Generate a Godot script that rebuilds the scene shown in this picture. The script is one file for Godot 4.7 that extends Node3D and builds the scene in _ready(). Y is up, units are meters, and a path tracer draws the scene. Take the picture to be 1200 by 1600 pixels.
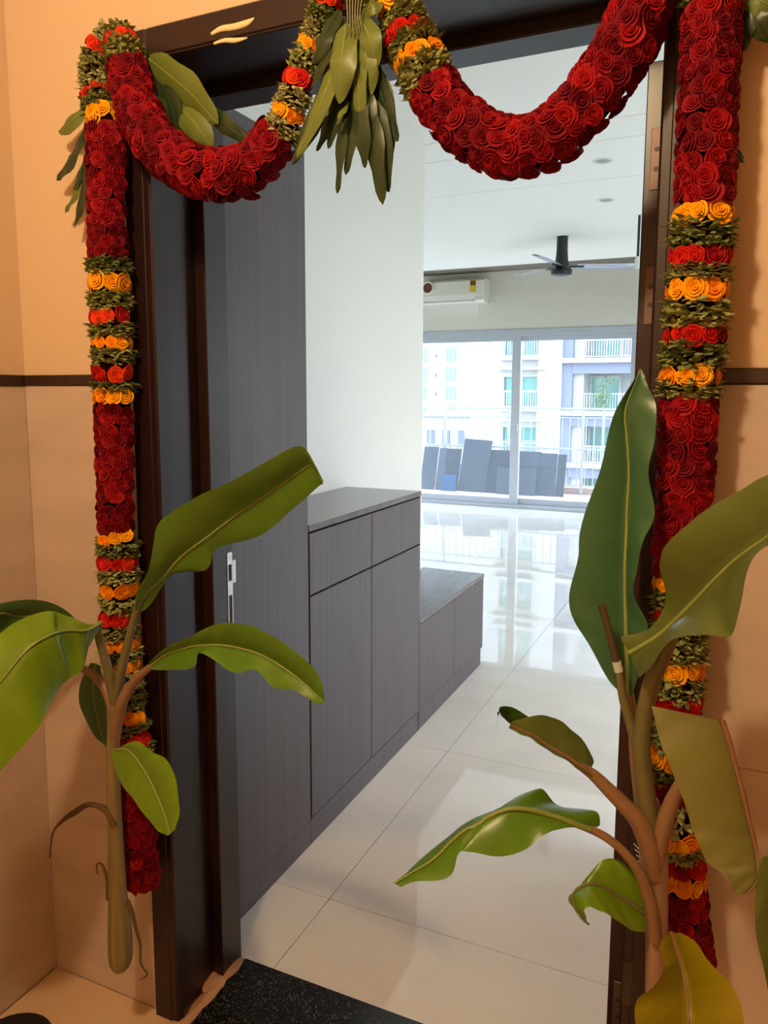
extends Node3D
# An entrance door hung with rose garlands and flanked by cut banana plants, seen from the corridor.
# The door wall lies across z = -1.316, the flat behind it runs towards -z, the corridor lies in front.

const F := 1191.08          # focal length in pixels of the 1200 x 1600 frame
const CX := 600.0
const CY := 765.79
const EYE := Vector3(0, 1.5, 0)
const ZW := -1.316          # corridor face of the door wall
const XC := -1.207          # front of the built-in cabinets
const XP := -1.57           # white partition behind the cabinets
const CEIL := 2.855

var look: Basis
var rng := RandomNumberGenerator.new()
var M := {}
var taken := {}
var rose_meshes: Array = []
var band_meshes: Array = []


# ------------------------------------------------------------------ geometry
class MB:
	var v := PackedVector3Array()
	var n := PackedVector3Array()
	var uv := PackedVector2Array()
	var idx := PackedInt32Array()

	func face(pts: Array, centre: Vector3) -> void:      # flat convex face turned away from the centre
		var nn: Vector3 = (pts[1] - pts[0]).cross(pts[2] - pts[0]).normalized()
		var mid := Vector3.ZERO
		for p in pts:
			mid += p
		mid /= pts.size()
		var q := pts.duplicate()
		if nn.dot(mid - centre) < 0.0:
			q.reverse()
			nn = -nn
		var at := v.size()
		for p in q:
			v.append(p); n.append(nn); uv.append(Vector2(p.x + p.z, p.y))
		for k in range(1, q.size() - 1):
			idx.append(at); idx.append(at + k + 1); idx.append(at + k)

	func box(c: Vector3, s: Vector3, b := 0.0, turn := Basis.IDENTITY) -> void:
		var h := s * 0.5
		b = minf(b, minf(h.x, minf(h.y, h.z)) * 0.8)
		var w := func(x: float, y: float, z: float) -> Vector3: return c + turn * Vector3(x, y, z)
		for sg in [-1.0, 1.0]:
			var fx := []; var fy := []; var fz := []
			for q in [[-1, -1], [1, -1], [1, 1], [-1, 1]]:
				fx.append(w.call(sg * h.x, q[0] * (h.y - b), q[1] * (h.z - b)))
				fy.append(w.call(q[0] * (h.x - b), sg * h.y, q[1] * (h.z - b)))
				fz.append(w.call(q[0] * (h.x - b), q[1] * (h.y - b), sg * h.z))
			face(fx, c); face(fy, c); face(fz, c)
		if b <= 0.0:
			return
		for s1 in [-1.0, 1.0]:
			for s2 in [-1.0, 1.0]:
				var ex := h.x - b; var ey := h.y - b; var ez := h.z - b
				face([w.call(s1 * h.x, s2 * ey, -ez), w.call(s1 * h.x, s2 * ey, ez), w.call(s1 * ex, s2 * h.y, ez), w.call(s1 * ex, s2 * h.y, -ez)], c)
				face([w.call(s1 * h.x, -ey, s2 * ez), w.call(s1 * h.x, ey, s2 * ez), w.call(s1 * ex, ey, s2 * h.z), w.call(s1 * ex, -ey, s2 * h.z)], c)
				face([w.call(-ex, s1 * h.y, s2 * ez), w.call(ex, s1 * h.y, s2 * ez), w.call(ex, s1 * ey, s2 * h.z), w.call(-ex, s1 * ey, s2 * h.z)], c)
				for s3 in [-1.0, 1.0]:
					face([w.call(s1 * h.x, s2 * ey, s3 * ez), w.call(s1 * ex, s2 * h.y, s3 * ez), w.call(s1 * ex, s2 * ey, s3 * h.z)], c)

	func span(a: Vector3, z: Vector3, b := 0.0) -> void:   # a box from corner to corner
		box((a + z) * 0.5, (z - a).abs(), b)

	func grid(rows: Array, closed := false, flip := false) -> void:
		var at := v.size()
		var R := rows.size()
		var C: int = rows[0].size()
		for i in R:
			for j in C:
				var jm := j - 1
				var jp := j + 1
				if closed:
					jm = (j + C - 2) % (C - 1) if j == 0 or j == C - 1 else j - 1
					jp = 1 if j == C - 1 or j == 0 else j + 1
				var dj: Vector3 = rows[i][mini(jp, C - 1)] - rows[i][maxi(jm, 0)]
				var di: Vector3 = rows[mini(i + 1, R - 1)][j] - rows[maxi(i - 1, 0)][j]
				var nn := dj.cross(di)
				if nn.length_squared() < 1e-16:
					dj = rows[clampi(i + 1, 0, R - 2)][mini(jp, C - 1)] - rows[clampi(i + 1, 0, R - 2)][maxi(jm, 0)]
					nn = dj.cross(di)
				nn = nn.normalized() if nn.length_squared() > 1e-18 else Vector3.UP
				v.append(rows[i][j]); n.append(-nn if flip else nn)
				uv.append(Vector2(float(j) / (C - 1), float(i) / (R - 1)))
		for i in R - 1:
			for j in C - 1:
				var a := at + i * C + j
				var q := [a, a + 1, a + C + 1, a + C]
				if flip:
					q.reverse()
				idx.append(q[0]); idx.append(q[2]); idx.append(q[1])
				idx.append(q[0]); idx.append(q[3]); idx.append(q[2])

	func tube(pts: Array, rad: Array, sides := 8, caps := true) -> void:
		var rows := []
		var N := Vector3(0.31, 0.2, 0.93)
		for i in pts.size():
			var T: Vector3 = (pts[mini(i + 1, pts.size() - 1)] - pts[maxi(i - 1, 0)]).normalized()
			N = (N - T * T.dot(N)).normalized()
			var B := N.cross(T)
			var row := []
			for j in sides + 1:
				var t := TAU * j / sides
				row.append(pts[i] + (B * cos(t) + N * sin(t)) * rad[i])
			rows.append(row)
		grid(rows, true)
		if caps:
			for e in [0, pts.size() - 1]:
				var T2: Vector3 = (pts[1] - pts[0]) if e == 0 else (pts[pts.size() - 2] - pts[pts.size() - 1])
				var ring: Array = rows[e].slice(0, sides)
				face(ring, pts[e] + T2 * 0.5)

	func lathe(profile: Array, sides := 20, origin := Vector3.ZERO) -> void:   # [radius, height] from the bottom up
		var rows := []
		for p in profile:
			var row := []
			for j in sides + 1:
				var t := -TAU * j / sides
				row.append(origin + Vector3(p[0] * cos(t), p[1], p[0] * sin(t)))
			rows.append(row)
		grid(rows, true)

	func done() -> ArrayMesh:
		var a := []
		a.resize(Mesh.ARRAY_MAX)
		a[Mesh.ARRAY_VERTEX] = v; a[Mesh.ARRAY_NORMAL] = n; a[Mesh.ARRAY_TEX_UV] = uv; a[Mesh.ARRAY_INDEX] = idx
		var m := ArrayMesh.new()
		m.add_surface_from_arrays(Mesh.PRIMITIVE_TRIANGLES, a)
		return m


func catmull(p: Array, t: float):                          # t counts control points
	var i := clampi(int(floor(t)), 0, p.size() - 2)
	var f := t - i
	var a = p[maxi(i - 1, 0)]; var b = p[i]; var c = p[i + 1]; var d = p[mini(i + 2, p.size() - 1)]
	return 0.5 * (2.0 * b + (c - a) * f + (2.0 * a - 5.0 * b + 4.0 * c - d) * f * f + (3.0 * b - a - 3.0 * c + d) * f * f * f)


func at(u: float, v: float, z: float) -> Vector3:          # where the sight line through a picture point meets the plane at z
	var d := look * Vector3((u - CX) / F, -(v - CY) / F, -1.0)
	return EYE + d * ((z - EYE.z) / d.z)


func size_of(px: float, p: Vector3) -> float:              # metres that px pixels span at p
	return px * -(look.inverse() * (p - EYE)).z / F


# ------------------------------------------------------------------ nodes
func numbered(called: String) -> String:
	taken[called] = taken.get(called, -1) + 1
	return called if taken[called] == 0 else "%s_%03d" % [called, taken[called]]


func thing(called: String, label: String, category: String, base := Vector3.ZERO, group := "") -> Node3D:
	var o := Node3D.new()
	o.name = numbered(called)
	add_child(o, true)
	o.position = base
	o.set_meta("label", label); o.set_meta("category", category)
	if group:
		o.set_meta("group", group)
	return o


func struct(called: String, base := Vector3.ZERO) -> Node3D:
	var o := Node3D.new()
	o.name = called
	add_child(o, true)
	o.position = base
	o.set_meta("kind", "structure")
	return o


func put(called: String, m: Mesh, mat: Material, parent: Node3D, x := Transform3D.IDENTITY) -> MeshInstance3D:   # mesh in world axes under a thing
	var o := MeshInstance3D.new()
	o.name = called
	o.mesh = m
	o.set_surface_override_material(0, mat)
	parent.add_child(o, true)
	o.transform = Transform3D(x.basis, x.origin - base_of(parent))
	return o


func base_of(o: Node3D) -> Vector3:
	var p := Vector3.ZERO
	var q: Node = o
	while q != self and q is Node3D:
		p += q.position
		q = q.get_parent()
	return p


func spans(list: Array, b := 0.0) -> ArrayMesh:            # boxes given corner to corner
	var mb := MB.new()
	for s in list:
		mb.span(s[0], s[1], b)
	return mb.done()


func slab(called: String, a: Vector3, z: Vector3, mat: Material, parent: Node3D, b := 0.0) -> MeshInstance3D:
	return put(called, spans([[a, z]], b), mat, parent)


func V(x: float, y: float, z: float) -> Vector3:
	return Vector3(x, y, z)


# ------------------------------------------------------------------ materials
func mat(key: String, c: Color, rough := 0.6, spec := 0.5) -> StandardMaterial3D:
	var m := StandardMaterial3D.new()
	m.resource_name = key
	m.albedo_color = c
	m.roughness = rough
	m.metallic_specular = spec
	M[key] = m
	return m


func picture(w: int, h: int, f: Callable) -> ImageTexture:
	var im := Image.create(w, h, false, Image.FORMAT_RGB8)
	for y in h:
		for x in w:
			im.set_pixel(x, y, f.call(x, y))
	return ImageTexture.create_from_image(im)


func noise(freq: float, seed_: int, octaves := 4) -> FastNoiseLite:
	var n := FastNoiseLite.new()
	n.seed = seed_
	n.frequency = freq
	n.fractal_octaves = octaves
	return n


func wrapx(n: FastNoiseLite, x: float, y: float, w: float, h: float) -> float:   # noise on a torus, so that it tiles
	var a := TAU * x / w
	var b := TAU * y / h
	return n.get_noise_3d(cos(a) * w / TAU + 37.0 * cos(b), sin(a) * w / TAU + 37.0 * sin(b), cos(b) * h / TAU + 50.0 * sin(b))


func streaks(n: FastNoiseLite, side: int, coarse: int, low: float, span: float) -> ImageTexture:   # grain that runs up the picture
	var a := n.get_seamless_image(side, coarse)
	a.convert(Image.FORMAT_RGB8)
	a.resize(side, side, Image.INTERPOLATE_CUBIC)
	return picture(side, side, func(x, y):
		var k: float = low + span * a.get_pixel(x, y).r
		return Color(k, k, k))


func triplanar(m: StandardMaterial3D, t: Texture2D, scale: Vector3) -> void:
	m.albedo_texture = t
	m.uv1_triplanar = true
	m.uv1_world_triplanar = true
	m.uv1_scale = scale


func make_materials() -> void:
	mat("plaster", Color(0.83, 0.725, 0.60), 0.75, 0.3)
	mat("dado_tile", Color(0.81, 0.73, 0.665), 0.28, 0.5)
	var tn := noise(0.02, 5)
	triplanar(M.dado_tile, picture(128, 128, func(x, y): return Color.WHITE * (0.95 + 0.07 * wrapx(tn, x, y, 128, 128))), Vector3.ONE * 1.1)
	mat("dado_strip", Color(0.20, 0.13, 0.11), 0.35)
	mat("grout", Color(0.86, 0.78, 0.69), 0.8)
	mat("corridor_tile", Color(0.80, 0.68, 0.55), 0.3)
	mat("white_wall", Color(0.875, 0.87, 0.845), 0.8, 0.25)
	mat("window_wall", Color(0.86, 0.85, 0.81), 0.8, 0.25)
	mat("white_ceiling", Color(0.96, 0.96, 0.945), 0.85, 0.2)
	mat("groove", Color(0.66, 0.67, 0.67), 0.8)
	mat("slab_grey", Color(0.50, 0.47, 0.43), 0.85)
	var fn := noise(0.012, 9, 5)
	mat("floor_tile", Color(0.93, 0.905, 0.87), 0.025, 0.7)
	triplanar(M.floor_tile, picture(256, 256, func(x, y):
		var k := 0.965 + 0.05 * wrapx(fn, x, y, 256, 256)
		return Color(k, k, k * 1.0)), Vector3.ONE * 0.45)
	mat("floor_joint", Color(0.50, 0.46, 0.42), 0.7)
	# dark polished wood of the frame, and the grey-brown laminate of the cabinets
	var wn := noise(0.05, 21, 4)
	var grain := streaks(wn, 256, 16, 0.89, 0.17)
	mat("frame_wood", Color(0.138, 0.056, 0.055), 0.40, 0.5)
	triplanar(M.frame_wood, grain, Vector3(2.2, 0.9, 2.2))
	mat("leaf_wood", Color(0.165, 0.068, 0.08), 0.32, 0.5)
	triplanar(M.leaf_wood, grain, Vector3(3.0, 0.9, 3.0))
	mat("laminate", Color(0.325, 0.285, 0.30), 0.42, 0.5)
	triplanar(M.laminate, grain, Vector3(2.6, 0.7, 2.6))
	mat("laminate_top", Color(0.42, 0.39, 0.39), 0.2, 0.5)
	triplanar(M.laminate_top, grain, Vector3(1.6, 1.6, 0.8))
	mat("cabinet_gap", Color(0.07, 0.06, 0.06), 0.8)
	var gn := noise(0.22, 3, 3)
	var gm := noise(0.035, 4, 3)
	mat("granite", Color(0.30, 0.29, 0.285), 0.22, 0.5)
	triplanar(M.granite, picture(256, 256, func(x, y):
		var k := 0.24 + maxf(0.0, wrapx(gn, x, y, 256, 256) - 0.06) * 2.0 + 0.30 * maxf(0.0, wrapx(gm, x, y, 256, 256))
		return Color(k, k * 0.98, k * 0.95)), Vector3.ONE * 2.6)
	mat("mortar", Color(0.70, 0.52, 0.38), 0.95, 0.2)
	mat("steel", Color(0.74, 0.74, 0.72), 0.35); M.steel.metallic = 0.85
	mat("brass_plate", Color(0.42, 0.34, 0.31), 0.45); M.brass_plate.metallic = 0.5
	mat("screw_dark", Color(0.20, 0.17, 0.16), 0.5)
	mat("slot_brown", Color(0.26, 0.15, 0.12), 0.7)
	mat("paste", Color(0.93, 0.83, 0.62), 0.7)
	# flowers
	mat("rose_red", Color(0.50, 0.03, 0.085), 0.62, 0.25)
	mat("rose_crimson", Color(0.40, 0.02, 0.075), 0.65, 0.25)
	mat("rose_bright", Color(0.58, 0.05, 0.075), 0.6, 0.25)
	mat("flower_yellow", Color(0.97, 0.66, 0.06), 0.65, 0.25)
	mat("flower_gold", Color(0.98, 0.58, 0.05), 0.65, 0.25)
	mat("flower_orange", Color(0.88, 0.24, 0.07), 0.65, 0.25)
	mat("flower_scarlet", Color(0.76, 0.11, 0.08), 0.65, 0.25)
	for k in ["rose_red", "rose_crimson", "rose_bright", "flower_yellow", "flower_gold", "flower_orange", "flower_scarlet"]:
		M[k].backlight_enabled = true
		M[k].backlight = M[k].albedo_color * 0.35
	mat("sprig", Color(0.55, 0.56, 0.33), 0.75, 0.25)
	mat("sprig_pale", Color(0.63, 0.63, 0.42), 0.75, 0.25)
	mat("sprig_deep", Color(0.45, 0.49, 0.27), 0.75, 0.25)
	for k in ["sprig", "sprig_pale", "sprig_deep"]:
		M[k].cull_mode = BaseMaterial3D.CULL_DISABLED
		M[k].backlight_enabled = true
		M[k].backlight = Color(0.3, 0.3, 0.15)
	mat("garland_core", Color(0.13, 0.035, 0.035), 0.9, 0.1)
	# leaves
	var vein := picture(64, 512, func(x, y):
		var s := absf(x / 63.0 - 0.5) * 2.0
		var k := 0.97 + 0.02 * sin((y + s * 20.0) * TAU / 6.4) + 0.05 * wrapx(tn, y, 3, 512, 512)
		k *= 0.92 + 0.08 * s
		return Color(k, k, k * 0.96))
	for d in [["banana_green", Color(0.36, 0.52, 0.13), 0.34], ["banana_fresh", Color(0.45, 0.58, 0.10), 0.32], ["banana_teal", Color(0.23, 0.40, 0.28), 0.34], ["banana_deep", Color(0.24, 0.40, 0.17), 0.36],
			["banana_olive", Color(0.37, 0.42, 0.19), 0.42], ["banana_pale", Color(0.47, 0.46, 0.23), 0.5], ["banana_yellow", Color(0.55, 0.50, 0.05), 0.38]]:
		var m := mat(d[0], d[1], d[2], 0.5)
		m.albedo_texture = vein
		m.cull_mode = BaseMaterial3D.CULL_DISABLED
		m.backlight_enabled = true
		m.backlight = Color(0.5, 0.55, 0.15)
	mat("midrib", Color(0.50, 0.55, 0.27), 0.45)
	mat("midrib_pink", Color(0.50, 0.35, 0.24), 0.45)
	var sn := noise(0.06, 31, 4)
	var streak := streaks(sn, 128, 20, 0.75, 0.42)
	mat("stalk_green", Color(0.41, 0.39, 0.24), 0.45)
	mat("stalk_pink", Color(0.53, 0.40, 0.28), 0.45)
	mat("stalk_dark", Color(0.27, 0.22, 0.16), 0.6)
	mat("stem_green", Color(0.52, 0.45, 0.27), 0.5); triplanar(M.stem_green, streak, Vector3(9, 2, 9))
	mat("stem_pink", Color(0.60, 0.46, 0.36), 0.5); triplanar(M.stem_pink, streak, Vector3(9, 2, 9))
	mat("dry_leaf", Color(0.34, 0.25, 0.13), 0.8)
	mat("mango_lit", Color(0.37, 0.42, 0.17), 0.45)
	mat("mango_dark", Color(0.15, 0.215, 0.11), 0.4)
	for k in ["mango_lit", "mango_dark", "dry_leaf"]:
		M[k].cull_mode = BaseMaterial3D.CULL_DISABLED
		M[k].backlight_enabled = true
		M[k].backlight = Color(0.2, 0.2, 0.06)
	mat("twine", Color(0.72, 0.78, 0.74), 0.4)
	# living room and outside
	mat("window_frame", Color(0.70, 0.725, 0.76), 0.35)
	var g := mat("glass", Color(0.9, 0.97, 1.0, 0.06), 0.02)
	g.transparency = BaseMaterial3D.TRANSPARENCY_ALPHA
	mat("fan_black", Color(0.09, 0.10, 0.11), 0.45)
	mat("fan_blade", Color(0.72, 0.74, 0.80), 0.25); M.fan_blade.metallic = 0.4
	mat("appliance_white", Color(0.90, 0.89, 0.84), 0.35)
	mat("sticker_yellow", Color(0.86, 0.72, 0.20), 0.5)
	mat("sticker_brown", Color(0.42, 0.25, 0.14), 0.5)
	var film := mat("clear_film", Color(1, 1, 1, 0.10), 0.15)
	film.transparency = BaseMaterial3D.TRANSPARENCY_ALPHA
	mat("lamp_trim", Color(0.86, 0.87, 0.86), 0.4)
	mat("lamp_diffuser", Color(0.62, 0.62, 0.60), 0.5)
	mat("rail_white", Color(0.66, 0.68, 0.71), 0.4)
	mat("stone_grey", Color(0.21, 0.255, 0.325), 0.7)
	mat("stone_dark", Color(0.165, 0.205, 0.27), 0.7)
	mat("stone_light", Color(0.25, 0.295, 0.36), 0.7)
	mat("blue_sheet", Color(0.10, 0.31, 0.50), 0.5)
	mat("balcony_floor", Color(0.72, 0.62, 0.58), 0.6)
	mat("far_white", Color(0.66, 0.67, 0.69), 0.8)
	mat("far_grey", Color(0.40, 0.43, 0.54), 0.8)
	mat("far_cream", Color(0.58, 0.59, 0.62), 0.8)
	mat("far_glass", Color(0.22, 0.52, 0.52), 0.15)
	mat("far_blue_glass", Color(0.42, 0.56, 0.61), 0.2)
	mat("foliage", Color(0.30, 0.46, 0.22), 0.8)
	mat("ground", Color(0.45, 0.47, 0.42), 0.9)
	mat("black_rubber", Color(0.045, 0.04, 0.04), 0.6)


# ------------------------------------------------------------------ flowers and garlands
func rose_mesh(seed_: int) -> ArrayMesh:                   # a unit rose that opens towards +y, radius 1
	var r := RandomNumberGenerator.new()
	r.seed = seed_
	var mb := MB.new()
	for ring in [[5, 0.98, 0.10, 0.52], [5, 0.72, 0.22, 0.66], [4, 0.47, 0.34, 0.74], [3, 0.25, 0.42, 0.80]]:
		var n: int = ring[0]
		var turn := r.randf() * TAU
		for k in n:
			var mid := turn + TAU * k / n + r.randf_range(-0.12, 0.12)
			var half := PI / n * 1.35
			var big := r.randf_range(0.9, 1.08)
			var rows := []
			for i in 4:
				var s := i / 3.0
				var row := []
				for j in 5:
					var t := j / 4.0 * 2.0 - 1.0
					var a := mid + half * t * (0.55 + 0.45 * sin(s * PI * 0.6 + 0.3))
					var rad: float = ring[1] * big * (0.30 + 0.70 * sin(s * PI * 0.5)) * (1.0 - 0.10 * t * t)
					var hh: float = ring[2] + (ring[3] - ring[2]) * sin(minf(s * 1.25, 1.0) * PI * 0.5) - 0.10 * t * t * s - (0.07 if i == 3 else 0.0)
					row.append(Vector3(cos(a) * rad, hh, sin(a) * rad))
				rows.append(row)
			mb.grid(rows, false, true)
	mb.lathe([[0.55, 0.0], [0.42, 0.3], [0.16, 0.66], [0.03, 0.78]], 8)
	return mb.done()


func band_mesh(seed_: int) -> ArrayMesh:                   # a unit ruff of curled leaf sprigs round the y axis, y from -1 to 1
	var r := RandomNumberGenerator.new()
	r.seed = seed_
	var mb := MB.new()
	for k in 340:
		var a := r.randf() * TAU
		var y := r.randf_range(-0.9, 0.9)
		var out := Vector3(cos(a), 0, sin(a))
		var side := Vector3(-sin(a), 0, cos(a))
		var tilt := r.randf_range(-0.9, 0.9)
		var dirn := (out * r.randf_range(0.5, 1.0) + side * tilt + Vector3.UP * r.randf_range(-0.9, 0.9)).normalized()
		var wide := (dirn.cross(out + Vector3.UP * r.randf_range(-1, 1)) + side * 0.01).normalized()
		var length := r.randf_range(0.26, 0.44)
		var width := r.randf_range(0.09, 0.17)
		var p := out * r.randf_range(0.66, 0.84) + Vector3.UP * y
		var curl := out * r.randf_range(-0.35, 0.25) + Vector3.UP * r.randf_range(-0.5, 0.5)
		var rows := []
		for i in 4:
			var s := i / 3.0
			var c := p + dirn * length * s + curl * length * s * s
			var w: float = width * [0.5, 1.0, 0.85, 0.15][i]
			var lift := out * 0.05 * sin(s * 7.0 + k)
			rows.append([c - wide * w + lift, c + wide.cross(dirn) * w * 0.45, c + wide * w - lift])
		mb.grid(rows)
	return mb.done()


func garland(called: String, label: String, z: float, ctrl: Array, base_last := true) -> Node3D:
	var P := []
	var Rr := []
	for c in ctrl:
		var p := at(c[0], c[1], z)
		P.append(p)
		Rr.append(size_of(c[2], p))
	var o := thing(called, label, "garland", P[P.size() - 1] if base_last else P[0])
	var cp := []
	var cr := []
	for i in (P.size() - 1) * 4 + 1:
		cp.append(catmull(P, i / 4.0))
		var k := mini(i / 4, P.size() - 2)
		var taper := 0.55 if i == 0 or i == (P.size() - 1) * 4 else 1.0
		cr.append(lerpf(Rr[k], Rr[k + 1], i / 4.0 - k) * 0.74 * taper)
	var core := MB.new()
	core.tube(cp, cr, 14)
	put("garland_core", core.done(), M.garland_core, o)
	for i in ctrl.size() - 1:
		var kind: String = ctrl[i][3]
		var length := 0.0
		for k in 8:
			length += (catmull(P, i + k / 8.0) as Vector3).distance_to(catmull(P, i + (k + 1) / 8.0))
		var rad: float = (Rr[i] + Rr[i + 1]) * 0.5
		if kind == "G":
			var n := maxi(1, roundi(length / (rad * 0.85)))
			for k in n:
				var f := frame(P, i + (k + 0.5) / n)
				var hh := length / n * 0.5
				var x := Transform3D(Basis(f[1] * rad, f[0] * maxf(hh * 1.25, rad * 0.22), f[2] * rad).rotated(f[0], rng.randf() * TAU), f[3])
				var b := put("leaf_ruff", band_meshes[rng.randi() % band_meshes.size()], M[["sprig", "sprig", "sprig_pale", "sprig_deep"][rng.randi() % 4]], o, x)
				b.set_meta("kind", "stuff")
			continue
		var red := kind == "R"
		var rr := rad * (0.41 if red else 0.40)
		if not red:
			rr = clampf(length * 0.60, rad * 0.30, rad * 0.48)
		var rows := maxi(1, roundi(length / (rr * (1.20 if red else 1.6))))
		var around := maxi(5, roundi(TAU * rad * 0.86 / (rr * (1.40 if red else 1.5))))
		for r in rows:
			var f := frame(P, i + (r + 0.5) / rows)
			for a in around:
				var ang := TAU * (a + 0.5 * (r % 2)) / around + rng.randf_range(-0.12, 0.12)
				var out: Vector3 = f[2] * cos(ang) + f[1] * sin(ang)
				if out.z < -0.45:
					continue
				var up := (out + Vector3(rng.randf_range(-1, 1), rng.randf_range(-1, 1), rng.randf_range(-1, 1)) * 0.30).normalized()
				var side := up.cross(f[0]).normalized()
				var s := rr * rng.randf_range(0.86, 1.24)
				var bs := Basis(side, up, side.cross(up)).rotated(up, rng.randf() * TAU).scaled(Vector3.ONE * s)
				var names := ["rose_red", "rose_red", "rose_crimson", "rose_bright"]
				if kind == "Y":
					names = ["flower_yellow", "flower_yellow", "flower_gold"]
				elif kind == "O":
					names = ["flower_orange", "flower_scarlet", "flower_orange"]
				elif kind == "S":
					names = ["flower_scarlet", "rose_bright", "flower_scarlet"]
				var where: Vector3 = f[3] + out * (rad - s * 0.78) + f[0] * rng.randf_range(-0.2, 0.2) * s
				var nm := "rose" if red else "yellow_flower" if kind == "Y" else "orange_flower"
				put(nm, rose_meshes[rng.randi() % rose_meshes.size()], M[names[rng.randi() % names.size()]], o, Transform3D(bs, where))
	return o


func frame(P: Array, t: float) -> Array:                   # along, across, outwards, place
	var T: Vector3 = ((catmull(P, minf(t + 0.05, P.size() - 1.0)) as Vector3) - (catmull(P, maxf(t - 0.05, 0.0)) as Vector3)).normalized()
	var N := (Vector3.BACK - T * T.z).normalized()
	return [T, N.cross(T), N, catmull(P, t)]


# ------------------------------------------------------------------ leaves
func leaf(parent: Node3D, mname: String, rows: Array, z0: float, z1: float, dl := 0.0, dr := 0.0, rib := 0.0034, ribmat := "midrib", called := "leaf") -> MeshInstance3D:
	var L := []; var C := []; var R := []
	for i in rows.size():
		var q = rows[i]
		var s := float(i) / (rows.size() - 1)
		var z := lerpf(z0, z1, s)
		var w := sin(PI * clampf(s * 0.9 + 0.08, 0, 1))
		L.append(at(q[0], q[1], z + dl * w)); C.append(at(q[2], q[3], z)); R.append(at(q[4], q[5], z + dr * w))
	var n := (rows.size() - 1) * 6
	var grid := []
	var spine := []
	var rad := []
	for i in n + 1:
		var t := i / 6.0
		var l: Vector3 = catmull(L, t)
		var c: Vector3 = catmull(C, t)
		var r: Vector3 = catmull(R, t)
		var along: Vector3 = ((catmull(C, minf(t + 0.2, rows.size() - 1.0)) as Vector3) - (catmull(C, maxf(t - 0.2, 0.0)) as Vector3)).normalized()
		var nn := along.cross(l - r).normalized()
		if nn.z < 0.0:
			nn = -nn
		var row := []
		for k in 6:
			var s := k / 6.0
			row.append(l.lerp(c, s) + nn * (0.22 * s * (1.0 - s) * l.distance_to(c) + 0.0010 * sin(i * 0.7 + k) * (1.0 - s)))
		for k in 7:
			var s := k / 6.0
			row.append(c.lerp(r, s) + nn * (0.22 * s * (1.0 - s) * c.distance_to(r) + 0.0010 * sin(i * 0.8 + k) * s))
		grid.append(row)
		spine.append(c + nn * rib * 0.25)
		rad.append(lerpf(rib, rib * 0.25, float(i) / n))
	var mb := MB.new()
	mb.grid(grid)
	var o := put(called, mb.done(), M[mname], parent)
	if rib > 0.0:
		var mr := MB.new()
		mr.tube(spine, rad, 6)
		put("midrib", mr.done(), M[ribmat], o)
	return o


func stalk(parent: Node3D, called: String, mname: String, pts: Array, z0: float, z1: float, sides := 10) -> MeshInstance3D:   # [u, v, half width in pixels]
	var p := []
	var r := []
	for i in pts.size():
		var q := at(pts[i][0], pts[i][1], lerpf(z0, z1, float(i) / (pts.size() - 1)))
		p.append(q)
		r.append(size_of(pts[i][2], q))
	var cp := []
	var cr := []
	for i in (p.size() - 1) * 5 + 1:
		cp.append(catmull(p, i / 5.0))
		cr.append(maxf(catmull(r, i / 5.0), 0.0008))
	var mb := MB.new()
	mb.tube(cp, cr, sides)
	return put(called, mb.done(), M[mname], parent)


func mango(parent: Node3D, q: Array, z: float) -> void:     # base u v, middle u v, tip u v, width in pixels, material, depth offset
	var zz: float = z + q[8]
	var P := [at(q[0], q[1], zz - 0.012), at(q[2], q[3], zz + 0.012), at(q[4], q[5], zz - 0.004)]
	var half := size_of(q[6] * 0.76, P[1])
	var rows := []
	var spine := []
	var rad := []
	var turn := rng.randf_range(-0.25, 0.25)
	for i in 15:
		var s := i / 14.0
		var c: Vector3 = catmull(P, s * 2.0)
		var T: Vector3 = ((catmull(P, minf(s * 2.0 + 0.1, 2.0)) as Vector3) - (catmull(P, maxf(s * 2.0 - 0.1, 0.0)) as Vector3)).normalized()
		var nn := (Vector3.BACK.rotated(T, turn + 0.25 * sin(s * 3.0)) - T * T.z).normalized()
		var side := T.cross(nn).normalized()
		var w := half * pow(sin(PI * clampf(0.04 + s * 0.95, 0, 1)), 0.75) * (1.0 - 0.25 * s)
		var wave: float = 0.0022 * sin(s * 19.0 + q[4])
		w *= 1.0 + 0.07 * sin(s * 15.0 + q[5])
		rows.append([c - side * w - nn * (w * 0.22 - wave), c - side * w * 0.5 - nn * w * 0.02, c - nn * w * 0.06, c + side * w * 0.5 - nn * w * 0.02, c + side * w - nn * (w * 0.22 + wave)])
		spine.append(c - nn * w * 0.05)
		rad.append(lerpf(0.0014, 0.0004, s))
	var mb := MB.new()
	mb.grid(rows)
	var o := put("mango_leaf", mb.done(), M[q[7]], parent)
	var mr := MB.new()
	mr.tube(spine, rad, 5)
	put("midrib", mr.done(), M.midrib if q[7] == "mango_lit" else M[q[7]], o)


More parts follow.
